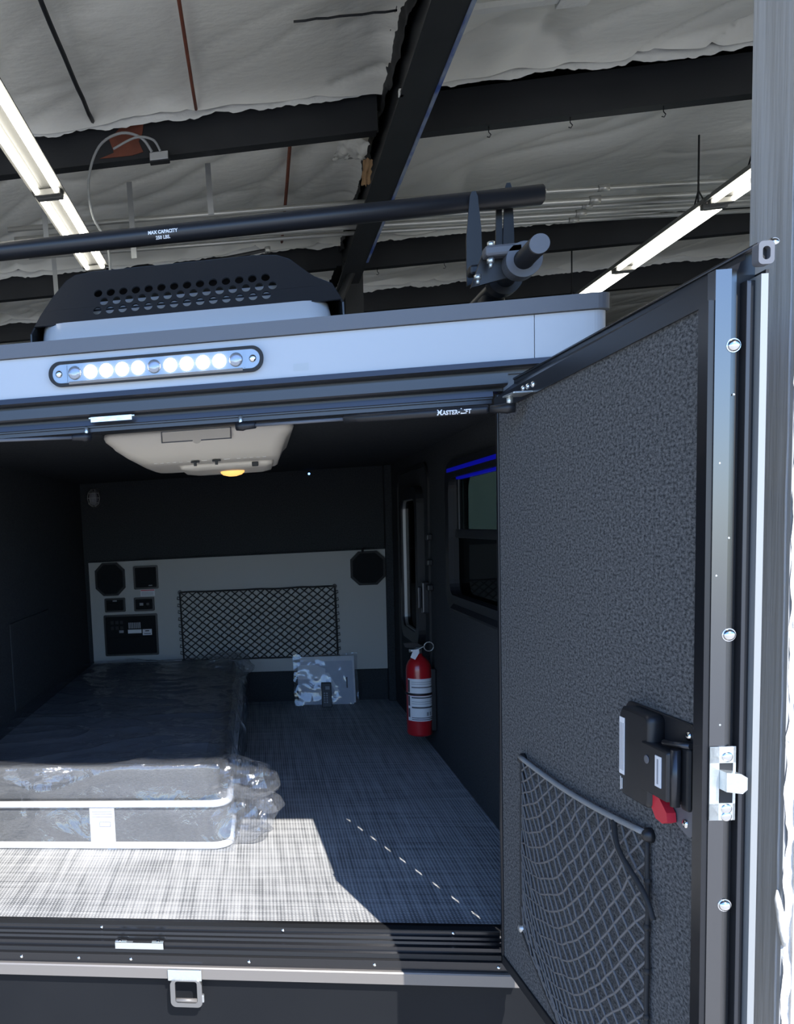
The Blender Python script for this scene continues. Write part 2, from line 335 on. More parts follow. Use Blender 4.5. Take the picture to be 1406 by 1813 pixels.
# primer patch on the nearest purlin
obj('primer_patch', prism(new(), [(-.40, 3.225), (-.31, 3.25), (-.335, 3.33), (-.27, 3.385), (-.12, 3.40), (-.13, 3.34), (-.155, 3.30), (-.13, 3.235), (-.2, 3.222)], 'Y', 3.424, 3.4285), 'primer', ce)
for x, y0, y1, r, mm in ((-.415, 1.5, 3.36, .013, 'steel_dark'), (.205, 1.5, 3.34, .010, 'primer'), (.77, 3.6, 5.9, .012, 'primer'), (-1.5, 1.5, 3.34, .012, 'steel_dark'), (2.3, 3.7, 4.0, .004, 'steel_dark')):
    obj('seam_strap', tube(new(), [(x, y0 + (y1 - y0) * i / 12, 3.405 - .03 * math.sin(PI * i / 12) + .006 * R.uniform(-1, 1)) for i in range(13)], r, 6), mm, ce)
for x, y, l in ((-.9, 3.9, .35), (-.32, 4.0, .5), (.22, 3.85, .32), (-1.1, 5.0, .45), (-.75, 6.0, .5)):
    obj('hanger_strap', prism(new(), [(x, 3.30), (x + .035, 3.30), (x + .045, 3.30 - l), (x + .008, 3.30 - l)], 'Y', y, y + .006), 'galv', ce)
hk = new()
for x, y in ((1.9, 3.56), (2.35, 3.56), (2.85, 3.56), (1.62, 6.22), (2.2, 6.22)):
    obj('wire_hook', tube(new(), [(x, y, 3.20), (x, y, 3.17), (x + .012, y, 3.155), (x + .004, y, 3.14), (x - .01, y, 3.145)], .003, 5), 'steel_dark', ce)
# conduits in front of the second purlin, and the odd lines on the left
cds = []
for i, (dy, z, r) in enumerate(((0, 3.12, .018), (.16, 3.10, .022), (.30, 3.11, .016), (.42, 3.10, .020), (.56, 3.10, .016))):
    c = tag(obj('conduit', tube(new(), [(-1.2, 4.12 + dy, z), (1.2, 4.32 + dy, z), (3.4, 4.62 + dy, z), (8, 5.3 + dy, z)], r, 10), 'conduit'),
        ('foremost of the five steel conduits under the insulated roof', 'second steel conduit back in the bundle under the roof', 'middle steel conduit of the bundle under the roof', 'fourth steel conduit back in the bundle under the roof', 'rearmost steel conduit of the bundle, next to the far purlin')[i], 'conduit', 'steel conduits under the roof')
    for x in (2.9,):
        y = 4.545 + dy; obj('coupling', cyl(new(), (x, y, z), 'X', r * 1.3, .07, 10), 'conduit', c)
cl = thing('sprinkler_pipe', (-.5, 4.9, 2.95), 'thin dark pipe with an upturned end below the roof at upper left', 'pipe')
obj('run', tube(new(), [(-.6, 4.9, 2.93), (.62, 4.75, 3.0), (.62, 4.75, 2.78)], .014, 8), 'steel_dark', cl); obj('fitting', cyl(new(), (.62, 4.75, 3.0), 'Z', .022, .04, 10), 'conduit', cl)
# junction box with looping cable
jb = thing('junction_box', (-.04, 3.40, 3.18), 'small dark junction box with looped grey cable on the rusty purlin', 'junction box')
obj('box_body', box(new(), -.09, .03, 3.37, 3.43, 3.15, 3.205, .004), 'steel_dark', jb); obj('box_lid', box(new(), -.085, .025, 3.362, 3.37, 3.155, 3.20, .002), 'galv', jb)
def arc(pts, n=40):
    out = []; k = len(pts) - 1
    for i in range(n + 1):
        t = i / n * k; a = min(int(t), k - 1); f = t - a; g = lambda q: Vector(pts[max(0, min(k, q))])
        p0, p1, p2, p3 = g(a - 1), g(a), g(a + 1), g(a + 2)
        out.append(.5 * ((2 * p1) + (-p0 + p2) * f + (2 * p0 - 5 * p1 + 4 * p2 - p3) * f * f + (-p0 + 3 * p1 - 3 * p2 + p3) * f ** 3))
    return out
obj('cable', tube(new(), arc([(-.07, 3.36, 3.20), (-.13, 3.34, 3.28), (-.25, 3.32, 3.31), (-.38, 3.30, 3.24), (-.45, 3.28, 3.05), (-.44, 3.3, 2.85), (-.37, 3.35, 2.70), (-.36, 3.35, 2.5)]), .008, 7), 'cable', jb)
obj('cable', tube(new(), arc([(-.02, 3.36, 3.20), (-.06, 3.34, 3.26), (-.16, 3.33, 3.28), (-.30, 3.34, 3.235)], 20), .007, 7), 'cable', jb)
# fluorescent strip fixtures
def strip_light(x, y0, y1, z, label, group=None, rods=()):
    t = thing('fluorescent_light', (x, (y0 + y1) / 2, z), label, 'ceiling light', group)
    w2 = .095
    h = prism(new(), [(x - w2, z + .012), (x - w2, z + .02), (x - .045, z + .075), (x + .045, z + .075), (x + w2, z + .02), (x + w2, z + .012), (x + .03, z + .030), (x - .03, z + .030)], 'Y', y0, y1)
    obj('housing', h, 'fixture', t)
    n = max(1, round((y1 - y0) / 1.42)); L = (y1 - y0) / n
    me = None
    for k in range(n):
        for s in (-1, 1):
            tb = new(); tube(tb, [(0, -L / 2 + .06, 0), (0, L / 2 - .06, 0)], .0165, 12)
            if me is None: q = obj('tube', tb, 'tube', t, local=True); me = q.data; q.location = Vector((x + s * .056, y0 + L * (k + .5), z + .004)) - t.location
            else: tb.free(); inst(me, 'tube', (x + s * .056, y0 + L * (k + .5), z + .004), t)
        for e in (0, 1):
            obj('lamp_holder', box(new(), x - .075, x + .075, y0 + L * (k + e) - (.05 if e else -.005), y0 + L * (k + e) + (-.005 if e else .05), z - .012, z + .022, .004), 'fixture', t)
    for yr in rods:
        obj('hanger_rod', tube(new(), [(x, yr, z + .07), (x, yr, z + .18), (x, yr, 3.45)], .006, 6), 'steel_dark', t)
        obj('hanger_rod', tube(new(), [(x - .02, yr - .12, z + .07), (x, yr, z + .18), (x + .02, yr + .12, z + .07)], .005, 6), 'steel_dark', t)
strip_light(-.635, 1.59, 4.43, 2.88, 'lit two-tube fluorescent fixture above the left of the camper, ending behind the roof bar', 'twin-tube strip lights')
strip_light(-.635, -.28, 1.55, 2.88, 'nearer fluorescent fixture at the left edge in line with the longer one', 'twin-tube strip lights')
strip_light(-4.9, .6, 6.3, 2.88, 'long unseen fluorescent fixture added far to the left to brighten the ceiling', 'twin-tube strip lights')  # added unseen lamp row, lifts the ceiling light from the left
strip_light(7.4, .6, 6.3, 2.88, 'long unseen fluorescent fixture added far to the right for more ceiling light', 'twin-tube strip lights')  # added unseen lamp row, lifts the ceiling light from the right
strip_light(3.50, 4.32, 7.16, 2.86, 'long lit fluorescent fixture hanging over the camper roof corner', 'twin-tube strip lights', (4.55, 6.9))
strip_light(3.50, 1.46, 4.28, 2.86, 'fluorescent fixture continuing the right row behind the grey jamb', 'twin-tube strip lights', (3.9,))
# ================================================================== THE CAMPER SHELL
XL, XR, YB, ZC = -.47, 1.153, 2.60, 1.215
cp = thing('camper', (.34, 1.3, GZ), 'dark carpeted camper body with an open rear hatchway, white band and roof edge', 'camper')
obj('floor_panel', box(new(), XL, XR, .0, YB, -.03, 0), 'weave', cp)
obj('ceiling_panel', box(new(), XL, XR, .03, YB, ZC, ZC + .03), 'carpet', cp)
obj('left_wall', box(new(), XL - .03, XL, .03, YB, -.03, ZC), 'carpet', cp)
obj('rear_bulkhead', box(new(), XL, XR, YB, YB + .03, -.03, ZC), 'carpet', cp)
# right wall with a window hole
WY0, WY1, WZ0, WZ1 = .43, 1.20, .645, 1.09
rw = new()
for y0, y1, z0, z1 in ((.03, WY0, -.03, ZC), (WY1, YB, -.03, ZC), (WY0, WY1, -.03, WZ0), (WY0, WY1, WZ1, ZC)): box(rw, XR, XR + .03, y0, y1, z0, z1)
obj('right_wall', rw, 'carpet', cp)
# outer skin and roof
sk_ = new(); box(sk_, XL - .045, XL - .032, .03, 2.68, -.10, 1.33); obj('outer_skin', sk_, 'fascia', cp)
sk_ = new()
for y0, y1, z0, z1 in ((.03, WY0, -.1, 1.33), (WY1, 2.68, -.1, 1.33), (WY0, WY1, -.1, WZ0), (WY0, WY1, WZ1, 1.33)): box(sk_, XR + .032, XR + .043, y0, y1, z0, z1)
obj('outer_skin', sk_, 'fascia', cp)
obj('front_skin', box(new(), XL - .045, XR + .043, 2.64, 2.68, -.1, 1.33), 'fascia', cp)
obj('roof', box(new(), XL - .04, XR + .04, .0, 2.66, 1.30, 1.345), 'cap', cp)
obj('roof_edge_trim', ringprism(new(), rrect(XL - .05, XR + .046, -.056, 2.70, .03), rrect(XL - .02, XR + .016, -.02, 2.67, .02), 'Z', 1.337, 1.3675), 'cap', cp)
# white band across the back, wrapping the corner
def bandpath(xa, xb, corner):
    o = [(xa, -.046)]; 
    if corner: o += [(xb - .03 + .03 * math.sin(a * PI / 16), -.016 - .03 * math.cos(a * PI / 16)) for a in range(9)] + [(xb, .03)]
    else: o += [(xb, -.046)]
    return o
def band(xa, xb, corner):
    p = bandpath(xa, xb, corner); q = [(x, y) for x, y in p]
    inner = [(min(x, XR + .033), y + .012) if y < -.03 or not corner else (x - .012, y) for x, y in p]
    return prism(new(), q + inner[::-1], 'Z', 1.250, 1.336)
obj('white_band', band(XL - .04, 1.0495, False), 'fascia', cp); obj('white_band', band(1.051, XR + .042, True), 'fascia', cp)
obj('faded_patch', box(new(), .565, .597, -.0464, -.0459, 1.262, 1.277), mat('faded_spot', (.43, .47, .50), .38), cp)
# head rails of the opening
HX0, HX1 = -.51, .993
obj('upper_head_rail', prism(new(), [(-.050, 1.2495), (-.052, 1.238), (-.046, 1.2345), (-.020, 1.234), (-.020, 1.226), (.03, 1.226), (.03, 1.2495)], 'X', HX0, 1.19), 'blackm', cp)
obj('middle_head_rail', prism(new(), [(-.040, 1.2255), (-.040, 1.205), (-.036, 1.2015), (-.008, 1.200), (-.008, 1.194), (.03, 1.194), (.03, 1.2255)], 'X', HX0, 1.0), 'blackm', cp)
obj('lower_head_rail', prism(new(), [(-.020, 1.1935), (-.022, 1.182), (-.018, 1.181), (-.018, 1.178), (-.012, 1.177), (-.012, 1.169), (.0, 1.166), (.03, 1.166), (.03, 1.1935)], 'X', HX0, .975), 'blackm', cp)
# jambs
obj('door_jamb', box(new(), .998, 1.19, -.012, .03, -.10, 1.226), 'blackm', cp); obj('door_jamb', box(new(), -.51, -.31, -.012, .03, -.10, 1.226), 'blackm', cp)
# sill: stepped extrusion, pale strip, skirt
sill = [(.03, .0025), (-.010, .0025), (-.010, -.006), (-.018, -.007), (-.019, -.013), (-.027, -.014), (-.028, -.020), (-.040, -.021), (-.040, -.032), (-.048, -.033), (-.048, -.044), (-.055, -.046), (-.055, -.068), (.03, -.068)]
obj('sill', prism(new(), sill, 'X', -.51, 1.19), 'sill', cp)
obj('sill_carpet_lip', box(new(), -.31, .995, -.0098, .012, .0026, .005), 'blackd', cp)
obj('sill_groove', box(new(), -.51, 1.19, -.0485, -.047, -.0435, -.034), 'blackd', cp)
obj('pale_strip', prism(new(), [(-.064, -.068), (-.066, -.071), (-.066, -.096), (-.060, -.098), (-.03, -.098), (-.03, -.068)], 'X', -.51, 1.005), 'tan', cp)
obj('skirt', box(new(), -.51, 1.19, -.036, .03, GZ + .25, -.0985), 'skirt', cp)
sc_me = None
for x in (-.12, .02, .145, .42, .70, .965):
    if sc_me is None: q = obj('screw', dome(new(), (0, 0, 0), (0, -1, .3), .0042, .7, 10), 'chrome', cp, local=True); q.location = Vector((x, -.0555, -.056)) - cp.location; sc_me = q.data
    else: inst(sc_me, 'screw', (x, -.0555, -.056), cp)
for x in (.07, .50, .88): inst(sc_me, 'screw', (x, -.0103, -.001), cp)
# hinge leaf down the jamb with slots between the knuckles
hg = new(); box(hg, .988, .9978, -.018, .0, -.03, 1.16); box(hg, .988, .9925, -.0685, -.046, -.03, 1.16)
for k in range(14): z = -.03 + k * .09; box(hg, .988, .9925, -.047, -.017, z, z + .042)
obj('hinge_leaf', hg, 'black', cp)
# running gear out of view: frame and wheels so that the body stands on the ground
for x in (-.40, 1.02): obj('chassis_rail', box(new(), x, x + .06, .3, 2.5, GZ + .24, -.10), 'blackd', cp)
for x in (-.36, 1.04):
    lathe_bm = lathe(new(), [(.10, -.09), (.24, -.09), (.29, -.06), (.29, .06), (.24, .09), (.10, .09)], (x, 1.5, GZ + .29), 28, 'X'); obj('wheel', lathe_bm, 'blackd', cp)
# striker plates where the doors meet
st = obj('striker_plate', box(box(box(box(new(), .108, .222, -.050, -.041, -.0205, -.0188), .108, .222, -.0502, -.0482, -.034, -.0188), .108, .135, -.049, -.041, -.0188, -.0165, .001), .195, .222, -.049, -.041, -.0188, -.0165, .001), 'zinc', cp)
obj('slot', box(new(), .15, .195, -.0487, -.0425, -.0187, -.0183), 'blackd', st)
for x in (.119, .210): obj('screw', dome(new(), (x, -.0455, -.0165), (0, -.3, 1), .0045), 'chrome', st)
st = obj('striker_plate', box(box(new(), .115, .218, -.045, -.036, 1.1935, 1.197, .001), .12, .212, -.046, -.044, 1.186, 1.197), 'zinc', cp)
# fold-down ring at the middle of the sill
rg = obj('ring_bracket', box(new(), .232, .3105, -.074, -.066, -.0975, -.0705, .002), 'zinc', cp)
ro = rrect(.237, .310, -.158, -.094, .012); ri = rrect(.248, .299, -.148, -.096, .006)
obj('pull_ring', ringprism(new(), ro, ri, 'Y', -.078, -.066), mat('dull_steel_ring', (.22, .215, .21), .4, .6), rg); obj('ring_bar', tube(new(), [(.249, -.074, -.143), (.298, -.074, -.143)], .005, 10), 'tan', rg)
obj('keeper', box(new(), .308, .3145, -.078, -.068, -.146, -.128, .002), 'galv', rg)
# left wall hatch outline
obj('wall_hatch', box(new(), XL, XL + .006, 1.15, 1.75, .28, .62, .004), 'carpet', cp)
# window in the right wall
wn = obj('window', ringprism(new(), rrect(WY0 - .035, WY1 + .035, WZ0 - .035, WZ1 + .035, .075), rrect(WY0 + .02, WY1 - .02, WZ0 + .02, WZ1 - .02, .05), 'X', XR - .018, XR + .0), 'black', cp)
obj('window_reveal', ringprism(new(), rrect(WY0 + .001, WY1 - .001, WZ0 + .001, WZ1 - .001, .06), rrect(WY0 + .02, WY1 - .02, WZ0 + .02, WZ1 - .02, .05), 'X', XR, XR + .05), 'blackd', wn)
obj('sash_rail', box(new(), XR + .004, XR + .022, WY0 + .02, WY1 - .02, .862, .892, .003), 'black', wn)
obj('sash_stile', box(new(), XR + .004, XR + .022, WY1 - .075, WY1 - .045, .88, WZ1 - .02, .003), 'black', wn)
obj('pane', box(new(), XR + .010, XR + .014, WY0 + .02, WY1 - .05, .89, WZ1 - .02), 'glass', wn)
obj('pane', box(new(), XR + .016, XR + .020, WY0 + .02, WY1 - .02, WZ0 + .02, .865), 'glassd', wn)
obj('lower_guide', prism(new(), [(XR - .030, WZ0 - .028), (XR - .030, WZ0 - .022), (XR - .018, WZ0 - .008), (XR, WZ0 - .008), (XR, WZ0 - .028)], 'Y', WY0, WY1 - .08), 'black', wn)
obj('blue_led_strip', box(new(), XR - .020, XR - .0182, WY0 + .03, WY1 - .01, WZ1 - .001, WZ1 + .012), 'ledblue', wn); obj('blue_led_strip', box(new(), XR - .004, XR + .018, WY0 + .03, WY1 - .08, WZ1 - .0285, WZ1 - .0205), 'ledblue', wn)
# side entrance further back: outline, window, handle
sd = obj('side_door', ringprism(new(), rrect(1.60, 2.36, .10, 1.16, .08), rrect(1.615, 2.345, .115, 1.145, .07), 'X', XR - .008, XR), 'blackd', cp)
obj('side_window', ringprism(new(), rrect(1.72, 2.16, .40, 1.07, .07), rrect(1.77, 2.11, .45, 1.02, .05), 'X', XR - .03, XR), 'black', sd)
obj('reflection_ring', ringprism(new(), rrect(1.765, 2.115, .445, 1.025, .05), rrect(1.775, 2.105, .455, 1.015, .045), 'X', XR - .022, XR - .004), 'galv', sd)  # bright metal ring drawn for the silver reflection around the side pane
obj('side_pane', prism(new(), rrect(1.77, 2.11, .45, 1.02, .05), 'X', XR - .010, XR - .006), 'glassd', sd)
obj('side_latch', box(box(new(), XR - .03, XR, 1.625, 1.66, .55, .68, .006), XR - .045, XR - .03, 1.635, 1.65, .57, .66, .004), 'blackm', sd)
for z in (.86, .76, .66): obj('latch_knob', box(new(), XR - .022, XR, 1.55, 1.59, z - .012, z + .012, .004), 'black', sd)
# corner post by the bulkhead
obj('corner_post', box(new(), 1.115, XR, 2.545, YB, 0, ZC, .006), 'carpet', cp)
# pale bulkhead board
bd = obj('bulkhead_board', box(new(), XL + .028, 1.139, 2.575, YB, .168, .789), 'panel', cp)
obj('edge_strip', box(new(), XL + .028, 1.139, 2.572, YB, .7895, .7955), 'carpet', cp)
# ------------------------------------------------------------------ fittings on the board
def octo(x0, x1, z0, z1, c): return [(x0 + c, z0), (x1 - c, z0), (x1, z0 + c), (x1, z1 - c), (x1 - c, z1), (x0 + c, z1), (x0, z1 - c), (x0, z0 + c)]
def speaker(x0, x1, z0, z1, label):
    t = thing('speaker', ((x0 + x1) / 2, 2.575, z0), label, 'speaker', 'speakers on the pale bulkhead board')
    obj('grille', prism(new(), octo(x0, x1, z0, z1, .04), 'Y', 2.560, 2.575), 'grille', t)
    obj('rim', ringprism(new(), octo(x0 - .004, x1 + .004, z0 - .004, z1 + .004, .041), octo(x0 + .006, x1 - .006, z0 + .006, z1 - .006, .038), 'Y', 2.556, 2.5745), 'blackd', t)
    return t
speaker(-.402, -.248, .612, .782, 'dark octagonal speaker grille above the control panels, at the board\'s left corner')
s2 = speaker(.943, 1.108, .612, .779, 'dark octagonal speaker grille near the fire extinguisher, at the board\'s right corner')
obj('clip', tube(new(), [(1.0, 2.556, .778), (1.0, 2.553, .80)], .006, 6), 'black', s2)
def plate(name, x0, x1, z0, z1, label, cat='control panel'):
    t = thing(name, ((x0 + x1) / 2, 2.575, z0), label, cat)
    obj('bezel', ringprism(new(), rrect(x0, x1, z0, z1, .006, 3), rrect(x0 + .009, x1 - .009, z0 + .009, z1 - .009, .004, 3), 'Y', 2.558, 2.575), 'black', t)
    obj('face', box(new(), x0 + .008, x1 - .008, 2.566, 2.575, z0 + .008, z1 - .008), 'grille', t)
    return t
def bit(t, name, x0, x1, z0, z1, m, d=.003): return obj(name, box(new(), x0, x1, 2.566 - d, 2.566, z0, z1, .0006), m, t)
t = plate('monitor_panel', -.197, -.065, .636, .761, 'square black gauge panel beside the left speaker grille')
for r in range(3): bit(t, 'button', -.150, -.112, .722 - r * .024, .734 - r * .024, 'grille', .004)
bit(t, 'status_print', -.118, -.098, .652, .657, 'inkg')
t = plate('switch_panel', -.362, -.250, .518, .594, 'small black switch plate under the left speaker grille'); bit(t, 'status_print', -.318, -.295, .575, .582, 'inkg'); bit(t, 'rocker', -.345, -.268, .53, .568, 'grille', .006)
t = plate('socket_panel', -.202, -.092, .518, .592, 'small black socket plate under the warning sticker'); bit(t, 'socket', -.172, -.152, .548, .562, 'inkg'); bit(t, 'socket', -.135, -.12, .548, .562, 'black', .005)
t = plate('fuse_panel', -.372, -.080, .279, .502, 'large black fuse and converter panel low on the board', 'fuse panel')
bit(t, 'upper_cover', -.36, -.092, .385, .492, 'grille', .004); bit(t, 'lower_cover', -.36, -.092, .292, .380, 'grille', .006)
for k in range(7): bit(t, 'fuse', -.238 + k * .0098, -.231 + k * .0098, .426, .458, 'inkg', .007)
for k in range(6): bit(t, 'breaker', -.335 + (k % 3) * .026, -.318 + (k % 3) * .026, .452 - (k // 3) * .03, .470 - (k // 3) * .03, 'blackd', .008)
bit(t, 'sticker', -.242, -.168, .400, .420, 'paper', .008); bit(t, 'sticker', -.162, -.112, .388, .420, 'paper', .008); bit(t, 'sticker', -.290, -.266, .404, .418, 'inkg', .008)
bit(t, 'sticker_print', -.148, -.126, .408, .414, 'ink', .0085); bit(t, 'sticker_print', -.155, -.118, .394, .398, 'ink', .0085)
t = thing('warning_sticker', (-.126, 2.575, .596), 'white warning sticker with a red band below the gauge panel', 'sticker')
obj('paper', box(new(), -.165, -.087, 2.5735, 2.575, .597, .633), 'paper', t); obj('red_band', box(new(), -.163, -.089, 2.573, 2.5735, .626, .631), 'redlever', t)
for k in range(3): obj('printed_line', box(new(), -.160, -.095, 2.573, 2.5735, .602 + k * .007, .6045 + k * .007), 'inkg', t)
# cargo net on the board
def netmesh(corner, ncol, nrow, r, sag, m, name, parent, local, jit=0., nx=4):
    """diamond net over a bilinear patch corner(u,v)->point"""
    bm = new(); N = ncol + nrow
    def strand(pts): tube(bm, pts, r, nx, cap=False)
    for s in (-1, 1):
        for k in range(-nrow, ncol + 1) if s > 0 else range(0, ncol + nrow + 1):
            pts = []
            for j in range(nrow * 2 + 1):
                c = k + s * j / 2; 
                if 0 <= c <= ncol: pts.append(corner(c / ncol, j / (2 * nrow)))
            if len(pts) > 1: strand(pts)
    o = obj(name, bm, m, parent, local); return o
t = thing('cargo_net', (.45, 2.57, .24), 'black elastic storage net stretched across the pale bulkhead board', 'cargo net')
def nc(u, v): return Vector((.048 + u * .808 + .006 * v, 2.560 - .010 * math.sin(PI * v) * math.sin(PI * u) + .003 * noise.noise(Vector((u * 9, v * 9, 1))), .61 - v * .367 + .004 * noise.noise(Vector((u * 7, v * 6, 3)))))
netmesh(nc, 18, 10, .0033, 0, 'cord', 'net_mesh', t, False)
obj('border_cord', tube(new(), [nc(i / 30, 0) for i in range(31)] + [nc(1, i / 12) for i in range(1, 13)] + [nc(1 - i / 30, 1) for i in range(1, 31)] + [nc(0, 1 - i / 12) for i in range(1, 13)], .0048, 6), 'cord', t)
for u in (0, 1):
    for v in (0, 1): p = nc(u, v); obj('hook', cyl(new(), (p.x, 2.565, p.z), 'Y', .011, .016, 10), 'black', t)
    for k in range(9): p = nc(u, .08 + .1 * k); s = -1 if u == 0 else 1; obj('cord_loop', tube(new(), [p, p + Vector((s * .014, 0, .005)), p + Vector((s * .016, 0, -.008)), p + Vector((0, 0, -.012))], .0022, 5), 'cord', t)
# small netted oval fitting high on the bulkhead
t = thing('netted_lamp', (-.39, 2.58, 1.09), 'small oval fitting in a wire cage high on the dark bulkhead', 'lamp')
obj('base_plate', prism(new(), octo(-.42, -.36, 1.085, 1.19, .015), 'Y', 2.585, 2.599), 'black', t)
obj('globe', lathe(new(), [(.004, 1.097), (.016, 1.103), (.022, 1.12), (.023, 1.14), (.019, 1.16), (.008, 1.172)], (-.39, 2.56, 0), 14), 'inkg', t)
cg = new()
for k in range(6): a = k * PI / 3; tube(cg, [(-.39 + rr * math.cos(a), 2.558 + rr * math.sin(a), z) for rr, z in ((.01, 1.09), (.027, 1.105), (.033, 1.135), (.027, 1.165), (.01, 1.182))], .0018, 5)
for z, rr in ((1.11, .029), (1.135, .033), (1.16, .029)): tube(cg, [(-.39 + rr * math.cos(a * PI / 8), 2.558 + rr * math.sin(a * PI / 8), z) for a in range(17)], .0018, 5)
obj('wire_cage', cg, 'galv', t)
t = thing('indicator_light', (.745, 2.60, 1.19), 'tiny glowing blue light high on the dark bulkhead', 'light')
obj('bezel', cyl(new(), (.745, 2.592, 1.195), 'Y', .009, .016, 12), 'black', t); obj('lens', dome(new(), (.745, 2.584, 1.195), (0, -1, 0), .0055), 'ledpoint', t)
# ================================================================== THINGS INSIDE
# beige unit under the ceiling
t = thing('ceiling_vent_unit', (.31, .75, 1.10), 'beige plastic air unit with amber lamp under the camper ceiling', 'air unit')
def rs(x0, x1, y0, y1, r, z, n=6): return [(a, b, z) for a, b in rrect(x0, x1, y0, y1, r, n)]
obj('housing', loft(new(), [rs(.058, .582, .44, 1.02, .03, ZC), rs(.056, .584, .438, 1.022, .03, 1.205), rs(.060, .580, .442, 1.018, .03, 1.195), rs(.078, .566, .45, 1.0, .035, 1.180),
    rs(.084, .562, .455, .99, .035, 1.172), rs(.115, .552, .475, .96, .04, 1.150), rs(.150, .546, .50, .93, .04, 1.134), rs(.165, .538, .52, .91, .04, 1.129), rs(.20, .52, .56, .88, .03, 1.128)]), 'beige', t)
obj('access_panel', box(new(), .225, .412, .4365, .442, 1.182, ZC - .002, .002), 'beige', t)
obj('finger_notch', cyl(new(), (.32, .4375, 1.184), 'Y', .012, .003, 14), 'beige', t); obj('panel_seam', ringprism(new(), [(.222, 1.180), (.415, 1.180), (.415, ZC - .004), (.222, ZC - .004)], [(.2245, 1.1825), (.4125, 1.1825), (.4125, ZC - .006), (.2245, ZC - .006)], 'Y', .4362, .4425), 'cap', t)
obj('lower_box', loft(new(), [rs(.25, .53, .60, .90, .02, 1.130), rs(.255, .525, .61, .89, .02, 1.118), rs(.29, .50, .64, .87, .02, 1.112)]), 'beige', t)
for k in range(5): obj('vent_slot', box(new(), .190 + k * .018, .200 + k * .018, .4985 + .012, .514, 1.1305, 1.134), 'slot', t)
for k in range(5): obj('vent_slot', box(new(), .425 + k * .018, .435 + k * .018, .4985 + .012, .514, 1.1305, 1.134), 'slot', t)
for k, x in enumerate((.285, .325, .39)): obj('vent_slot', box(new(), x, x + .016, .510, .514, 1.1305, 1.134), 'slot', t)
for x in (.308, .368): obj('control_knob', box(box(new(), x - .012, x + .012, .50, .512, 1.126, 1.131, .001), x - .004, x + .004, .498, .51, 1.117, 1.128, .001), 'black', t)
obj('amber_lens', lathe(new(), [(.037, 1.112), (.036, 1.107), (.028, 1.101), (.012, 1.097), (.002, 1.0965)], (.405, .75, 0), 20), 'orange', t)
obj('side_clip', box(new(), .466, .485, .60, .625, 1.114, 1.126, .002), 'black', t)
# mattress, folded in two layers and wrapped in film
t = thing('mattress', (-.05, 1.5, 0), 'grey folded mattress with white piping wrapped in crinkled clear plastic', 'mattress')
MX0, MX1, MY0, MY1 = -.452, .362, .488, 2.535
def slab(z0, z1, dy=0, dx=0): return loft(new(), [rs(MX0 + i, MX1 + dx - i, MY0 + dy + i, MY1 - i, .055, z, 8) for z, i in ((z0, .012), (z0 + .010, .003), (z0 + .03, 0), (z1 - .03, 0), (z1 - .010, .003), (z1, .014))])
obj('lower_layer', slab(.004, .137), 'mattress', t); obj('upper_layer', slab(.146, .246, .004, -.03), 'mattress', t)
obj('top_cover', loft(new(), [rs(MX0 + .02, MX1 - .07, MY0 + .036, MY1 - .02, .05, z, 8) for z in (.2462, .2485)]), 'mattop', t)
def ringtube(x0, x1, y0, y1, z, r): p = [Vector(q) for q in rs(x0, x1, y0, y1, .055, z, 8)]; return tube(new(), p + p[:2], r, 8, cap=False)
for z in (.012, .138): obj('piping', ringtube(MX0, MX1, MY0 - .002, MY1, z, .0105), 'piping', t)
lb = obj('care_label', box(new(), -.053, .022, MY0 - .006, MY0 - .002, .020, .128), 'paper', t)
obj('print', box(new(), -.025, .010, MY0 - .0066, MY0 - .006, .070, .086), 'inkg', lb); obj('print', box(new(), -.022, .007, MY0 - .0072, MY0 - .0066, .073, .083), 'paper', lb)
for k in range(3): obj('printed_line', box(new(), -.046, .016, MY0 - .0066, MY0 - .006, .100 + k * .008, .102 + k * .008), 'inkg', lb)
# film: a crinkled skin over the stack, baggy at the open end
def filmp(u, v):
    # u along X, v around the profile: front bottom -> front top -> top -> back
    L1, L2 = .25, 2.06; s = v * (L1 + L2); x = MX0 - .006 + u * (MX1 - MX0 + .012 + .01)
    if s < L1: y, z = MY0 - .014, .006 + s
    else: y, z = MY0 - .014 + (s - L1), .258
    cr = min(1, (L1 - s) / .05) if s < L1 else min(1, (s - L1) / .05)
    k = .007 * fbm(x * 4, s * 8, 3, 2) + .012 * max(0, 1 - 3 * abs(noise.noise(Vector((x * 2.2 + s * 5, s * 4 - x * 3, 1))))) ** 2 + .0025 * fbm(x * 22, s * 22, 5, 2)
    e = max(0, (u - .82) / .18); k += .018 * e * noise.noise(Vector((x * 22, s * 14, 8)))
    if s < L1: y -= max(k, -.004) + .004 * (1 - cr)
    else: z += max(k, -.006)
    if u > .985: z = max(.01, z - .05) if s > L1 else z * .9
    return (x, y, z)
obj('plastic_wrap', grid(new(), 120, 300, filmp), 'film', t)
def sidef(u, v):
    y = MY0 + .0 + u * 2.04; z = .004 + v * .25
    return (MX1 + .012 + .022 * fbm(y * 5, z * 9, 2, 4) + .014 * math.sin(v * PI) - .05 * max(0, v - .5) , y, z)
obj('plastic_wrap', grid(new(), 140, 24, sidef), 'film', t)
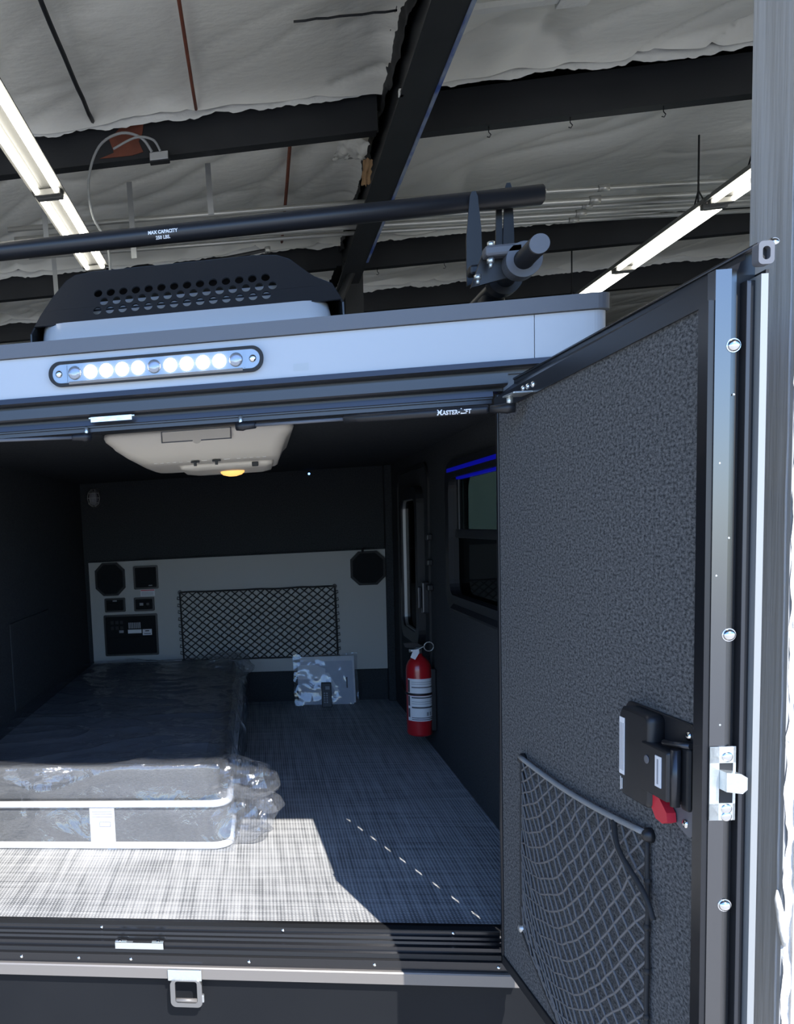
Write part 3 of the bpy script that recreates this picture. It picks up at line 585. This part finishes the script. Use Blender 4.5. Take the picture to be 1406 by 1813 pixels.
# gathered loose bag end beside the front corner
def bagend(c, rx, ry, rz, sd, off):
    b = new()
    def f(u, v):
        a = 2 * PI * u; h = -PI / 2 + PI * v; d = Vector((math.cos(h) * math.cos(a), math.cos(h) * math.sin(a), math.sin(h)))
        k = 1 + .22 * noise.noise(d * 1.6 + Vector((sd, 0, 0))) + .12 * noise.noise(d * 4.5 + Vector((0, sd, 0)))
        p = Vector((c[0] + rx * d.x * k, c[1] + ry * d.y * k, c[2] + rz * d.z * k)); p.z = max(p.z, .006); return p
    return grid(b, 30, 18, f, False)
obj('loose_wrap', bagend((.385, .57, .190), .125, .085, .062, 1.3, 0), 'film', t)
obj('loose_wrap', bagend((.37, .545, .085), .115, .07, .08, 4.1, 0), 'film', t)
obj('loose_wrap', bagend((.475, .57, .115), .045, .04, .028, 7.7, 0), 'film', t)
obj('loose_wrap', bagend((-.20, .50, .225), .12, .03, .035, 9.1, 0), 'film', t)
obj('loose_wrap', bagend((.30, 2.30, .25), .12, .16, .07, 2.2, 0), 'film', t)
obj('loose_wrap', bagend((.36, 1.75, .16), .035, .40, .10, 5.2, 0), 'film', t)
# bag of papers leaning on the bulkhead
t = thing('document_bag', (.79, 2.50, 0), 'clear plastic bag of white manuals leaning against the bulkhead', 'document bag')
def lean(x, z, d=0): return (x, 2.490 - d + z * .22, z)
def leanbox(x0, x1, z0, z1, d0, d1):
    b = new(); box(b, x0, x1, -d1, -d0, z0, z1)
    for v in b.verts: v.co = Vector((v.co.x, 2.490 + v.co.y + v.co.z * .22, v.co.z))
    return b
obj('booklet', leanbox(.665, .94, .010, .246, 0, .008), 'paper', t); obj('booklet', leanbox(.650, .93, .004, .222, .010, .014), mat('pale_blue_paper', (.52, .56, .64), .6), t)
obj('loose_sheet', grid(new(), 12, 10, lambda u, v: lean(.652 + u * .14, .135 + v * .075 - .06 * max(0, u - .6), .022 + .006 * math.sin(u * 6))), 'white_ink', t)
obj('loose_sheet', grid(new(), 8, 10, lambda u, v: lean(.785 + u * .022 + .055 * v, .165 - v * .10, .021)), 'white_ink', t)
pr_ = leanbox(.895, .902, .085, .14, .0143, .0146); box(pr_, .8, .8001, 2.49, 2.4901, .1, .1001); obj('printed_word', pr_, 'ink', t)
def bagf(u, v): return lean(.628 + u * .326 + .004 * fbm(v * 5, u, 3), .002 + v * .262, .026 + .016 * math.sin(PI * u) * math.sin(PI * v) + .006 * fbm(u * 6, v * 6, 2, 4))
obj('clear_bag', grid(new(), 36, 30, bagf), 'bag', t)
# remote
t = thing('remote_control', (.79, 2.44, 0), 'small black remote standing before the bag of manuals', 'remote control')
def rem(x0, x1, z0, z1, d0, d1, b=0):
    q = new(); box(q, x0, x1, -d1, -d0, z0, z1, b)
    for v in q.verts: v.co = Vector((v.co.x, 2.437 + v.co.y + v.co.z * .28, v.co.z))
    return q
obj('body', rem(.765, .815, .0, .122, 0, .014, .003), 'black', t); obj('display', rem(.785, .806, .088, .104, .014, .0152), 'inkg', t)
for r in range(5):
    for c in range(2): obj('button', rem(.775 + c * .012, .783 + c * .012, .022 + r * .011, .029 + r * .011, .014, .0158), 'inkg', t)
# fire extinguisher on the right wall
t = thing('fire_extinguisher', (1.088, 1.54, .07), 'red fire extinguisher with white labels hung on the camper side wall', 'fire extinguisher')
ex, ey = 1.088, 1.54
body = obj('tank', lathe(new(), [(.040, .072), (.047, .076), (.049, .084), (.049, .335), (.047, .352), (.040, .370), (.028, .384), (.017, .392), (.016, .402)], (ex, ey, 0), 32), 'red', t)
def label(z0, z1, m, a0=-2.75, a1=-.35, r=.0494):
    return grid(new(), 18, 1, lambda u, v: (ex + r * math.cos(a0 + u * (a1 - a0)), ey + r * math.sin(a0 + u * (a1 - a0)), z0 + v * (z1 - z0)))
obj('label', label(.248, .306, 'paper'), 'paper', body); obj('label', label(.136, .238, 'paper'), 'paper', body)
for z0, z1 in ((.270, .274), (.188, .194), (.228, .233), (.141, .144), (.148, .151), (.205, .207), (.213, .215), (.284, .286), (.292, .294)): obj('label_print', label(z0, z1, 'ink', -2.35, -.45, .0496), 'ink' if z1 - z0 > .0025 else 'inkg', body)
for z0, z1 in ((.250, .300), (.196, .236), (.150, .186)): obj('label_print', label(z0, z1, 'ink', -2.72, -2.52, .0496), 'ink', body)
obj('label_print', label(.157, .172, 'ink', -1.15, -.95, .0496), 'inkg', body); obj('label_print', label(.157, .172, 'ink', -.85, -.68, .0496), 'inkg', body)
obj('strap', lathe(new(), [(.0495, .239), (.0515, .240), (.0515, .247), (.0495, .248)], (ex, ey, 0), 32), 'black', t)
obj('bracket', box(new(), XR - .022, XR - .002, ey - .02, ey + .02, .09, .34, .003), 'black', t)
obj('valve', cyl(cyl(new(), (ex, ey, .412), 'Z', .014, .03, 14), (ex - .022, ey - .012, .415), 'X', .007, .03, 12), 'galv', t)
obj('lever', prism(new(), [(ex - .05, .428), (ex + .015, .420), (ex + .02, .430), (ex - .01, .446), (ex - .055, .444)], 'Y', ey - .008, ey + .008), 'black', t)
obj('pull_ring', tube(new(), [(ex + .035 + .018 * math.cos(a * PI / 10), ey - .03, .432 + .018 * math.sin(a * PI / 10)) for a in range(21)], .002, 6), 'galv', t)
tg = new(); prism(tg, [(ex - .028, .424), (ex - .008, .428), (ex - .006, .412), (ex - .022, .385), (ex - .040, .395)], 'Y', ey - .056, ey - .0545); obj('tag', tg, 'paper', t)
obj('tag_wire', tube(new(), [(ex - .014, ey - .055, .424), (ex + .004, ey - .05, .432), (ex + .02, ey - .034, .436)], .0018, 5), 'slot', t)
# ================================================================== ON THE OUTSIDE OF THE CAMPER
# led bar on the white band (slightly proud)
LX, LZ = .2685, 1.2935
t = thing('light_bar', (LX, -.046, LZ - .026), 'oval clear light bar with eight lit round diodes on the white band', 'light bar')
def stad(hl, hh, n=12): return rrect(LX - hl, LX + hl, LZ - hh, LZ + hh, hh - .0005, n)
obj('gasket', ringprism(new(), stad(.2345, .0265), stad(.2265, .0205), 'Y', -.060, -.0465), 'blackd', t)
obj('lens_body', prism(new(), stad(.2275, .0210), 'Y', -.057, -.0465), 'ledbody', t)
obj('lower_lip', box(new(), LX - .19, LX + .19, -.0615, -.057, LZ - .0245, LZ - .0185, .001), mat('warm_grey_lip', (.22, .20, .18), .35), t)
for k in range(11):
    x = LX + (k - 5) * .0352; on_ = k in (1, 2, 3, 4, 6, 7, 8, 9)
    d = obj('diode', lathe(new(), [(.0145, -.0572), (.0145, -.0600), (.0125, -.0622), (.006, -.0632), (.001, -.0634)], (x, 0, LZ), 20, 'Y'), 'led_on' if on_ else 'led_off', t)
    if on_: tag(d, 'lit white diode')
for s in (-1, 1):
    obj('end_rib', box(new(), LX + s * .194 - .001, LX + s * .194 + .001, -.0605, -.057, LZ - .018, LZ + .018), 'ledbody', t)
    obj('end_screw', lathe(new(), [(.0075, -.0572), (.0075, -.0595), (.0045, -.0615), (.001, -.0618)], (LX + s * .2115, 0, LZ), 14, 'Y'), 'chrome', t)
# rooftop unit under a perforated black shroud
t = thing('rooftop_unit', (.32, .5, 1.3455), 'black perforated shroud over a white rooftop air unit', 'rooftop unit')
obj('base_pan', loft(new(), [rs(-.035, .672, .13, 1.0, .06, 1.3458), rs(-.035, .672, .13, 1.0, .06, 1.40), rs(-.03, .662, .135, .99, .06, 1.450), rs(-.02, .65, .15, .98, .06, 1.456)]), 'fascia', t)
# shroud: sides and top as lofted outline, front as a holed plate
OUT = [(-.052, 1.3458), (-.050, 1.43), (-.028, 1.475), (.0, 1.525), (.030, 1.566), (.052, 1.580), (.10, 1.585), (.50, 1.585), (.545, 1.580), (.575, 1.566), (.625, 1.515), (.668, 1.490), (.690, 1.44), (.693, 1.3458)]
FY0, FY1 = .135, .215          # front plate leans back: y at z 1.44 .. y at z 1.585
def fy(z): return FY0 + (z - 1.44) / .145 * (FY1 - FY0)
def arch(y, s): return [(.32 + (x - .32) * s, y, 1.3458 + (z - 1.3458) * (1 if s == 1 else s)) for x, z in OUT]
sh = new(); V = []
def shell(yf, inset):
    return [Vector((x, yf(z), z)) for x, z in OUT]
q = bmesh.new(); A = [q.verts.new(p) for p in shell(lambda z: fy(max(z, 1.44)), 0)]; B = [q.verts.new(p) for p in shell(lambda z: 1.02 - (z - 1.34) * .25, 0)]
for i in range(len(A) - 1): q.faces.new((A[i], A[i + 1], B[i + 1], B[i]))
q.faces.new(B); bmesh.ops.recalc_face_normals(q, faces=q.faces); add(sh, q)
def fp(x, z): return (x, fy(z), z)
def quad(bm, pts): f = bm.faces.new([bm.verts.new(fp(*p)) for p in pts]); return f
HX, HN, HR = .113, 14, .0103; PXs = .0311; rows = [(1.5225, .0), (1.4990, .0155), (1.4750, .0)]; RH = .0237
def bound(z):
    for i in range(5):
        if OUT[i][1] <= z <= OUT[i + 1][1]: xl = OUT[i][0] + (z - OUT[i][1]) / (OUT[i + 1][1] - OUT[i][1]) * (OUT[i + 1][0] - OUT[i][0]); break
    else: xl = .05
    O2 = OUT[::-1]
    for i in range(5):
        if O2[i][1] <= z <= O2[i + 1][1]: xr = O2[i][0] + (z - O2[i][1]) / (O2[i + 1][1] - O2[i][1]) * (O2[i + 1][0] - O2[i][0]); break
    else: xr = .56
    return xl, xr
zb0, zt0 = 1.475 - RH / 2, 1.5225 + RH / 2
for za, zb in [(1.447, 1.455), (1.455, zb0)] + [(zt0 + (1.58 - zt0) * k / 4, zt0 + (1.58 - zt0) * (k + 1) / 4) for k in range(4)]:
    a, b = bound(za), bound(zb); quad(sh, [(a[0], za), (a[1], za), (b[1], zb), (b[0], zb)])
a, b = bound(1.58), (.10, .50); quad(sh, [(a[0], 1.58), (a[1], 1.58), (b[1], 1.585), (b[0], 1.585)])
for z, off in rows:
    z0, z1 = z - RH / 2, z + RH / 2; a, b = bound(z0), bound(z1); xs = HX + off - PXs / 2; xe = xs + PXs * HN
    quad(sh, [(a[0], z0), (xs, z0), (xs, z1), (b[0], z1)]); quad(sh, [(xe, z0), (a[1], z0), (b[1], z1), (xe, z1)])
    for k in range(HN):
        cx = xs + PXs * (k + .5); sq = []; ci = []
        for i in range(16):
            an = 2 * PI * i / 16; c, s = math.cos(an), math.sin(an); mm = max(abs(c), abs(s))
            sq.append(sh.verts.new(fp(cx + c / mm * PXs / 2, z + s / mm * RH / 2))); ci.append(sh.verts.new(fp(cx + c * HR, z + s * HR)))
        for i in range(16): sh.faces.new((sq[i], sq[(i + 1) % 16], ci[(i + 1) % 16], ci[i]))
so_ = obj('shroud', sh, mat('shroud_black', (.018, .020, .024), .30, bump=(4, .03, I3)), t)
sm = so_.modifiers.new('thick', 'SOLIDIFY'); sm.thickness = .004; sm.offset = 0
for z in (1.468, 1.482, 1.497, 1.507): obj('condenser_louvre', box(new(), .06, .58, .182 + (z - 1.468) * .5, .2 + (z - 1.468) * .5, z - .006, z + .003, .002), 'fascia', t)
obj('condenser_core', box(new(), .05, .60, .25, .9, 1.456, 1.55), 'blackd', t)
# roof rack
t = thing('roof_rack', (.34, 1.3, 1.3455), 'black tubular roof rack with a crossbar and clamp brackets above the camper', 'roof rack')
BZ, BY, BR = 1.686, .30, .0228
bar = obj('crossbar', tube(new(), [(-.62, BY, BZ), (-.61, BY, BZ), (1.174, BY, BZ), (1.178, BY, BZ)], BR, 28, rs=[BR - .002, BR, BR, BR - .004]), mat('bar_black', (.016, .017, .021), .38), t)
for txt, dz, sz in (('MAX CAPACITY', .0045, .0112), ('250 LBS.', -.0085, .0112)):
    tm = text_mesh(txt, sz, .0005)
    for v in tm.verts:
        a = (v.co.y + dz) / BR - .22; v.co = Vector((.2685 + v.co.x * .93, BY - (BR + .0006) * math.cos(a), BZ + (BR + .0006) * math.sin(a)))
    obj('lettering', tm, 'white_ink', bar)
TX, TZ, TR = 1.056, 1.470, .0205
def rack_side(tx, s):
    rail = obj('side_rail', tube(new(), [(tx, -.06, TZ), (tx, -.058, TZ), (tx, 2.55, TZ)], TR, 24, rs=[TR - .002, TR, TR]), 'black', t)
    obj('end_cap', cyl(new(), (tx, -.062, TZ), 'Y', TR - .001, .004, 24), 'cap', rail)
    for k, (y, m2) in enumerate(((.035, 'cap'), (.17, 'black'))):
        c = new()
        ringo = [(tx + .037 * math.cos(2 * PI * i / 28), TZ + .037 * math.sin(2 * PI * i / 28)) for i in range(28)]; ringi = [(tx + .0215 * math.cos(2 * PI * i / 28), TZ + .0215 * math.sin(2 * PI * i / 28)) for i in range(28)]
        ringprism(c, ringo, ringi, 'Y', y, y + .035)
        box(c, tx - s * .078 if s > 0 else tx, tx if s > 0 else tx + .078, y, y + .035, TZ + .013, TZ + .036, .006)
        cl_ = obj('clamp', c, m2, t)
        if k == 0:
            for dx, dz in ((.064, .040), (.065, .006), (.092, -.026)):
                obj('bolt', cyl(cyl(new(), (tx - s * dx, y + .012, TZ + dz), 'Z', .0075, .010, 6), (tx - s * dx, y + .012, TZ + dz - .009), 'Z', .004, .012, 8), 'zinc', cl_)
    def plate_(x, y, z0, z1, wd, wt):
        q = [(x - wd / 2, z0), (x + wd / 2, z0 + .015), (x + wd / 2 * .9, z0 + (z1 - z0) * .6), (x + wt / 2, z1 - .012), (x + wt / 4, z1), (x - wt / 4, z1), (x - wt / 2, z1 - .012), (x - wd / 2, z0 + (z1 - z0) * .5)]
        obj('bracket_plate', prism(new(), q, 'Y', y, y + .006), 'black', t)
    plate_(tx - s * .045, BY - .036, TZ + .012, BZ + .012, .036, .018); plate_(tx + s * .050, BY + .025, TZ + .012, BZ + .044, .026, .016); plate_(tx + s * .030, BY + .033, TZ + .012, BZ + .034, .016, .012)
    obj('gusset', prism(new(), [(tx - s * .10, TZ - .04), (tx - s * .02, TZ - .025), (tx - s * .02, TZ + .03), (tx - s * .075, TZ + .028)], 'Y', .071, .082), 'black', t)
    for y in (.30, 2.2):
        obj('foot', loft(new(), [rs(tx - .05, tx + .03, y - .06, y + .06, .015, 1.3676), rs(tx - .045, tx + .03, y - .05, y + .05, .015, 1.39), rs(tx - .025, tx + .025, y - .03, y + .03, .012, TZ - .01)]), 'black', t)
rack_side(TX, 1); rack_side(-.40, -1)
# ================================================================== THE OPEN DOOR
DA = math.radians(-85.33); DO = Vector((.970, -.07, -.037))
d = thing('camper_door', DO, 'open camper door lined with grey carpet in a black metal frame', 'door', rotz=DA)
D = lambda n, bm, m, p=None: obj(n, bm, m, p or d, local=True)
ZT = lambda u: 1.218 + .045 * u
def slabu(u0, u1, y0, y1, z0, ztop):         # panel whose top follows the sloping head
    return prism(new(), [(u0, z0), (u1, z0), (u1, ztop(u1)), (u0, ztop(u0))], 'Y', y0, y1)
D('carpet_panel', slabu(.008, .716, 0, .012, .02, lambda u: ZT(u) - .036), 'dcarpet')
D('core', slabu(.07, .72, .012, .044, .01, lambda u: ZT(u) - .01), 'blackd')
D('outer_skin', slabu(.09, .742, .0385, .0465, .0, lambda u: ZT(u) - .016), 'aluskin')
D('outer_trim', slabu(.70, .737, .0466, .0505, .0, lambda u: ZT(u) - .010), 'blackd')
ZF = lambda u: 1.246 + .031 * u
tr_ = D('top_rail', loft(new(), [[(u, -.006, ZT(u) - .040), (u, -.006, ZT(u) - .010), (u, .034, ZF(u) - .010), (u, .034, ZF(u)), (u, .0455, ZF(u)), (u, .0455, ZT(u) - .030)] for u in (.0, .7195)]), 'dframe')
for f in tr_.data.polygons: f.use_smooth = False
D('top_rail_fin', loft(new(), [[(u, .032, ZF(u) - .003), (u, .032, ZF(u) + .001), (u, .047, ZF(u) + .001), (u, .047, ZF(u) - .003)] for u in (.0, .744)]), 'sill', tr_)
D('rail_end', ringprism(new(), rrect(.030, .0475, ZF(.74) - .025, ZF(.74) + .001, .005), rrect(.0345, .043, ZF(.74) - .020, ZF(.74) - .005, .004), 'X', .738, .750), 'cap', tr_)
D('rail_hole', prism(new(), rrect(.034, .0435, ZF(.74) - .021, ZF(.74) - .004, .004), 'X', .7421, .7432), 'blackd', tr_)
D('rail_tip', dome(new(), (.744, .050, ZF(.74) + .001), (1, -.3, .8), .0055), 'chrome', tr_)
D('bottom_rail', box(new(), 0, .735, -.004, .03, 0, .022, .002), 'blackd')
D('hinge_stile', box(new(), .0, .010, -.004, .016, 0, 1.215, .002), 'dframe')
D('inner_lip', slabu(.714, .734, -.0155, -.0085, .0, lambda u: ZT(u) - .040), 'dframe')
D('edge_strip', prism(new(), [(.720, -.0085), (.7355, -.0085), (.7355, .0095), (.733, .0165), (.720, .0165)], 'Z', 0, ZT(.735) - .006), 'alu')
D('edge_gap', box(new(), .716, .7225, .0166, .027, 0, ZT(.72) - .02), 'blackd')
D('edge_rib', box(new(), .715, .735, .0271, .0325, 0, ZT(.735) - .02, .001), 'blackm'); D('edge_rib', box(new(), .715, .732, .0326, .0384, 0, ZT(.735) - .02, .001), 'dframe')
for z in (1.157, .812, .468): D('edge_screw', lathe(dome(new(), (.7355, .0125, z), (1, 0, 0), .0072, .8, 18), [(.0082, .7352), (.0082, .7362)], (0, .0125, z), 18, 'X'), 'chrome')
for z, y in ((1.02, -.001), (.93, .011), (.885, -.003), (.70, .004), (1.10, .014)): D('edge_scuff', dome(new(), (.7354, y, z), (1, 0, 0), .0014, .5, 8), 'zinc')
# latch plate on the edge
lp = D('latch_face', box(box(box(box(new(), .7356, .7376, -.0085, .0225, .652, .673, .0005), .7356, .7376, -.0085, .0225, .579, .601, .0005), .7356, .7376, -.0085, .003, .579, .673, .0005), .7356, .7376, .019, .0225, .579, .673, .0005), 'zinc')
D('latch_bolt', prism(new(), [(.003, .620), (.003, .644), (.020, .642), (.0275, .637), (.0275, .622), (.022, .617)], 'X', .730, .752), 'zinc', lp)
D('bolt_pocket', box(new(), .733, .7362, .003, .019, .601, .652), 'blackd', lp)
for z in (.660, .594, .584): D('screw', dome(new(), (.7376, .012, z), (1, 0, 0), .0065, .4), 'chrome', lp)
# latch case on the carpet
lc = D('latch_case', loft(new(), [[(a, -y, b) for a, b in rrect(.524 + i, .700 - i, .562 + i, .690 - i, .014)] for y, i in ((.0, 0), (.003, 0), (.0045, .0015))]), 'black')
D('case_cover', loft(new(), [[(a, -y, b) for a, b in rrect(.550 + i, .630 - i, .557 + i, .688 - i, .010)] for y, i in ((.003, 0), (.022, .0), (.026, .004))]), 'black', lc)
D('paddle', loft(new(), [[(a, -y, b) for a, b in rrect(.616 + i, .682 - i, .584 + i, .652 - i, .004)] for y, i in ((.004, 0), (.028, .0), (.030, .002))]), 'black', lc)
D('paddle_rod', tube(tube(new(), [(.684, -.020, .580), (.684, -.020, .656)], .006, 12), [(.660, -.022, .660), (.700, -.010, .664)], .004, 8), 'blackm', lc)
D('paddle_recess', box(new(), .680, .698, -.012, -.004, .575, .660, .004), 'blackd', lc)
D('key_mark', lathe(new(), [(.006, -.0302), (.006, -.031), (.0045, -.0312)], (.634, 0, .630), 16, 'Y'), 'cap', lc)
tag(D('red_lever', prism(new(), [(.604, .586), (.640, .584), (.664, .564), (.666, .552), (.654, .546), (.638, .548)], 'Y', -.020, -.008), 'redlever', lc), 'red release lever')
D('lower_plate', prism(new(), [(.62, .575), (.700, .58), (.700, .546), (.694, .540), (.686, .541), (.63, .56)], 'Y', -.0062, -.001), 'cap', lc)
sk2 = D('side_sticker', box(new(), .5490, .5498, -.022, -.004, .590, .668), 'paper', lc)
D('side_sticker', box(new(), .553, .567, -.0268, -.0262, .588, .672), 'paper', lc)
for k in range(3): D('sticker_print', box(new(), .555 + k * .004, .5565 + k * .004, -.0271, -.0268, .594, .664), 'inkg', lc)
D('side_print', box(new(), .556, .5575, -.0268, -.0264, .564, .584), 'white_ink', lc); D('side_print', box(new(), .560, .5615, -.0268, -.0264, .566, .582), 'white_ink', lc)
D('paddle_sticker', box(new(), .656, .670, -.0312, -.0301, .600, .642), 'paper', lc); D('sticker_print', box(new(), .661, .6645, -.0315, -.0312, .604, .638), 'inkg', lc)
for u, z in ((.622, .673), (.686, .674), (.684, .556)): D('screw', dome(new(), (u, -.0045 if z > .6 else -.006, z), (0, -1, 0), .0062, .6), 'chrome', lc)
# strut bracket on the door
sb = D('strut_bracket', box(box(new(), .135, .205, -.004, 0, 1.190, 1.212, .001), .140, .196, -.040, -.002, 1.190, 1.1935, .001), 'zinc')
for u in (.150, .172, .196): D('screw', dome(new(), (u, -.004, 1.204), (0, -1, 0), .0062, .9), 'chrome', sb)
D('ball_stud', tube(new(), [(.150, -.030, 1.190), (.150, -.030, 1.176)], .006, 10), 'zinc', sb)
# storage net on the door
def dp(u, y, z): return Matrix.Rotation(DA, 3, 'Z') @ Vector((u, y, z)) + DO
t = thing('door_net', DO, 'sagging black storage net hooked onto the grey door carpet', 'cargo net', rotz=DA)
N0, N1, N2, N3 = (.132, .492), (.590, .506), (.596, -.0), (.126, .140)      # corners TL TR BR BL in (u,z)
def nd(a, b):
    # bottom edge runs diagonally down to the free side
    bl = (.126 + .47 * a, .140 - .20 * a - .03 * math.sin(PI * a)); tl = (N0[0] + (N1[0] - N0[0]) * a, N0[1] + (N1[1] - N0[1]) * a - .010 * math.sin(PI * a))
    u = tl[0] + (bl[0] - tl[0]) * b; z = tl[1] + (bl[1] - tl[1]) * b
    u += .020 * math.sin(PI * a) * math.sin(PI * b) + .006 * min(1, b * 6) * noise.noise(Vector((a * 8, b * 8, 2))); z += -.035 * math.sin(PI * a) * math.sin(PI * b) ** .8 * (1 - b * .5) + .006 * min(1, b * 6) * noise.noise(Vector((a * 8, b * 8, 6)))
    return Vector((u, -.006 - .020 * math.sin(PI * a) ** .5 * math.sin(PI * b) ** .5 - .003 * noise.noise(Vector((a * 20, b * 20, 4))), z))
def netd():
    bm = new(); NC, NR = 12, 15
    for k in range(-NR, NC + 1):
        pts = [nd((k + j / 2) / NC, j / (2 * NR)) for j in range(2 * NR + 1) if 0 <= k + j / 2 <= NC]
        if len(pts) > 1: tube(bm, pts, .0021, 5, cap=False)
    for k in range(0, NC + NR + 1):
        pts = [nd((k - j / 2) / NC, j / (2 * NR)) for j in range(2 * NR + 1) if 0 <= k - j / 2 <= NC]
        if len(pts) > 1: tube(bm, pts, .0021, 5, cap=False)
    return bm
obj('net_mesh', netd(), 'cordg', t, local=True)
obj('bungee_cord', tube(new(), [nd(i / 20, 0) + Vector((0, -.004, .004)) for i in range(21)], .0048, 8), 'cordl', t, local=True)
obj('border_cord', tube(new(), [nd(0, i / 20) for i in range(21)], .0045, 7), 'cord', t, local=True)
obj('border_cord', tube(new(), [nd(1, i / 20) for i in range(21)], .0034, 7), 'cord', t, local=True)
obj('border_cord', tube(new(), [nd(i / 20, 1) for i in range(21)], .0045, 7), 'cord', t, local=True)
obj('loose_end', tube(new(), arc([nd(.82, .0) + Vector((0, -.008, 0)), nd(.9, .06) + Vector((0, -.012, 0)), nd(1, .14) + Vector((.012, -.012, 0)), nd(1, .2) + Vector((.03, -.008, .004))], 16), .0042, 6), 'cord', t, local=True)
for a, b in ((0, 0), (1, 0), (0, 1), (1, .72)):
    p = nd(a, b); obj('hook', lathe(new(), [(.011, p.y * 0 - .0002), (.011, -.006), (.007, -.012), (.003, -.014)], (p.x, 0, p.z), 12, 'Y'), 'galv' if b else 'black', t, local=True)
for k in range(7):
    p = nd(1, .12 + .12 * k); obj('cord_knot', dome(dome(new(), p, (0, -1, .2), .006, .8, 8), p, (0, 1, .2), .006, .5, 8), 'cord', t, local=True)
# gas struts
def strut(p0, p1, label, words, frac=.42, rr=.0036, rb=.0085):
    p0, p1 = Vector(p0), Vector(p1); L = p1 - p0; t = thing('gas_strut', p0, label, 'gas strut', 'gas struts along the door head')
    dr = L.normalized()
    obj('rod', tube(new(), [p0 + dr * .02, p0 + L * frac], rr, 10), 'cap', t)
    cy = obj('cylinder', tube(new(), [p0 + L * frac, p0 + L * frac + dr * .001, p0 + L * frac + dr * .03, p0 + L * frac + dr * .031, p1 - dr * .040, p1 - dr * .036], rb, 14, rs=[rb * .6, rb * .9, rb * .9, rb, rb, rb * .7]), 'black', t)
    for e, q in ((p0, dr), (p1, -dr)):
        b = new(); tube(b, [e - q * .010, e + q * .006, e + q * .012, e + q * .034], .009, 8, rs=[.009, .0105, .0085, .007]); obj('end_fitting', b, 'black', t)
    if words:
        c = p1 - dr * .098; up = Vector((0, 0, 1)); up = (up - dr * up.dot(dr)).normalized(); nrm = dr.cross(up)
        tm = text_mesh(words, .0145, .0004, True)
        for v in tm.verts:
            a = v.co.y / rb - .15; v.co = c + dr * (v.co.x * .92) + nrm * ((rb + .0006) * math.cos(a)) + up * ((rb + .0006) * math.sin(a))
        obj('lettering', tm, 'white_ink', cy)
    obj('ball_stud', tube(new(), [p0, p0 + Vector((0, .0, .022))], .0045, 8), 'zinc', t)
    return t
strut((.449, -.026, 1.157), dp(.150, -.030, 1.170), 'black gas strut with white lettering running to the open door', 'Master-Lift')
strut((.105, -.026, 1.157), (-.36, -.22, 1.15), 'gas strut at the left side, its thin rod ending beside the air unit', None)
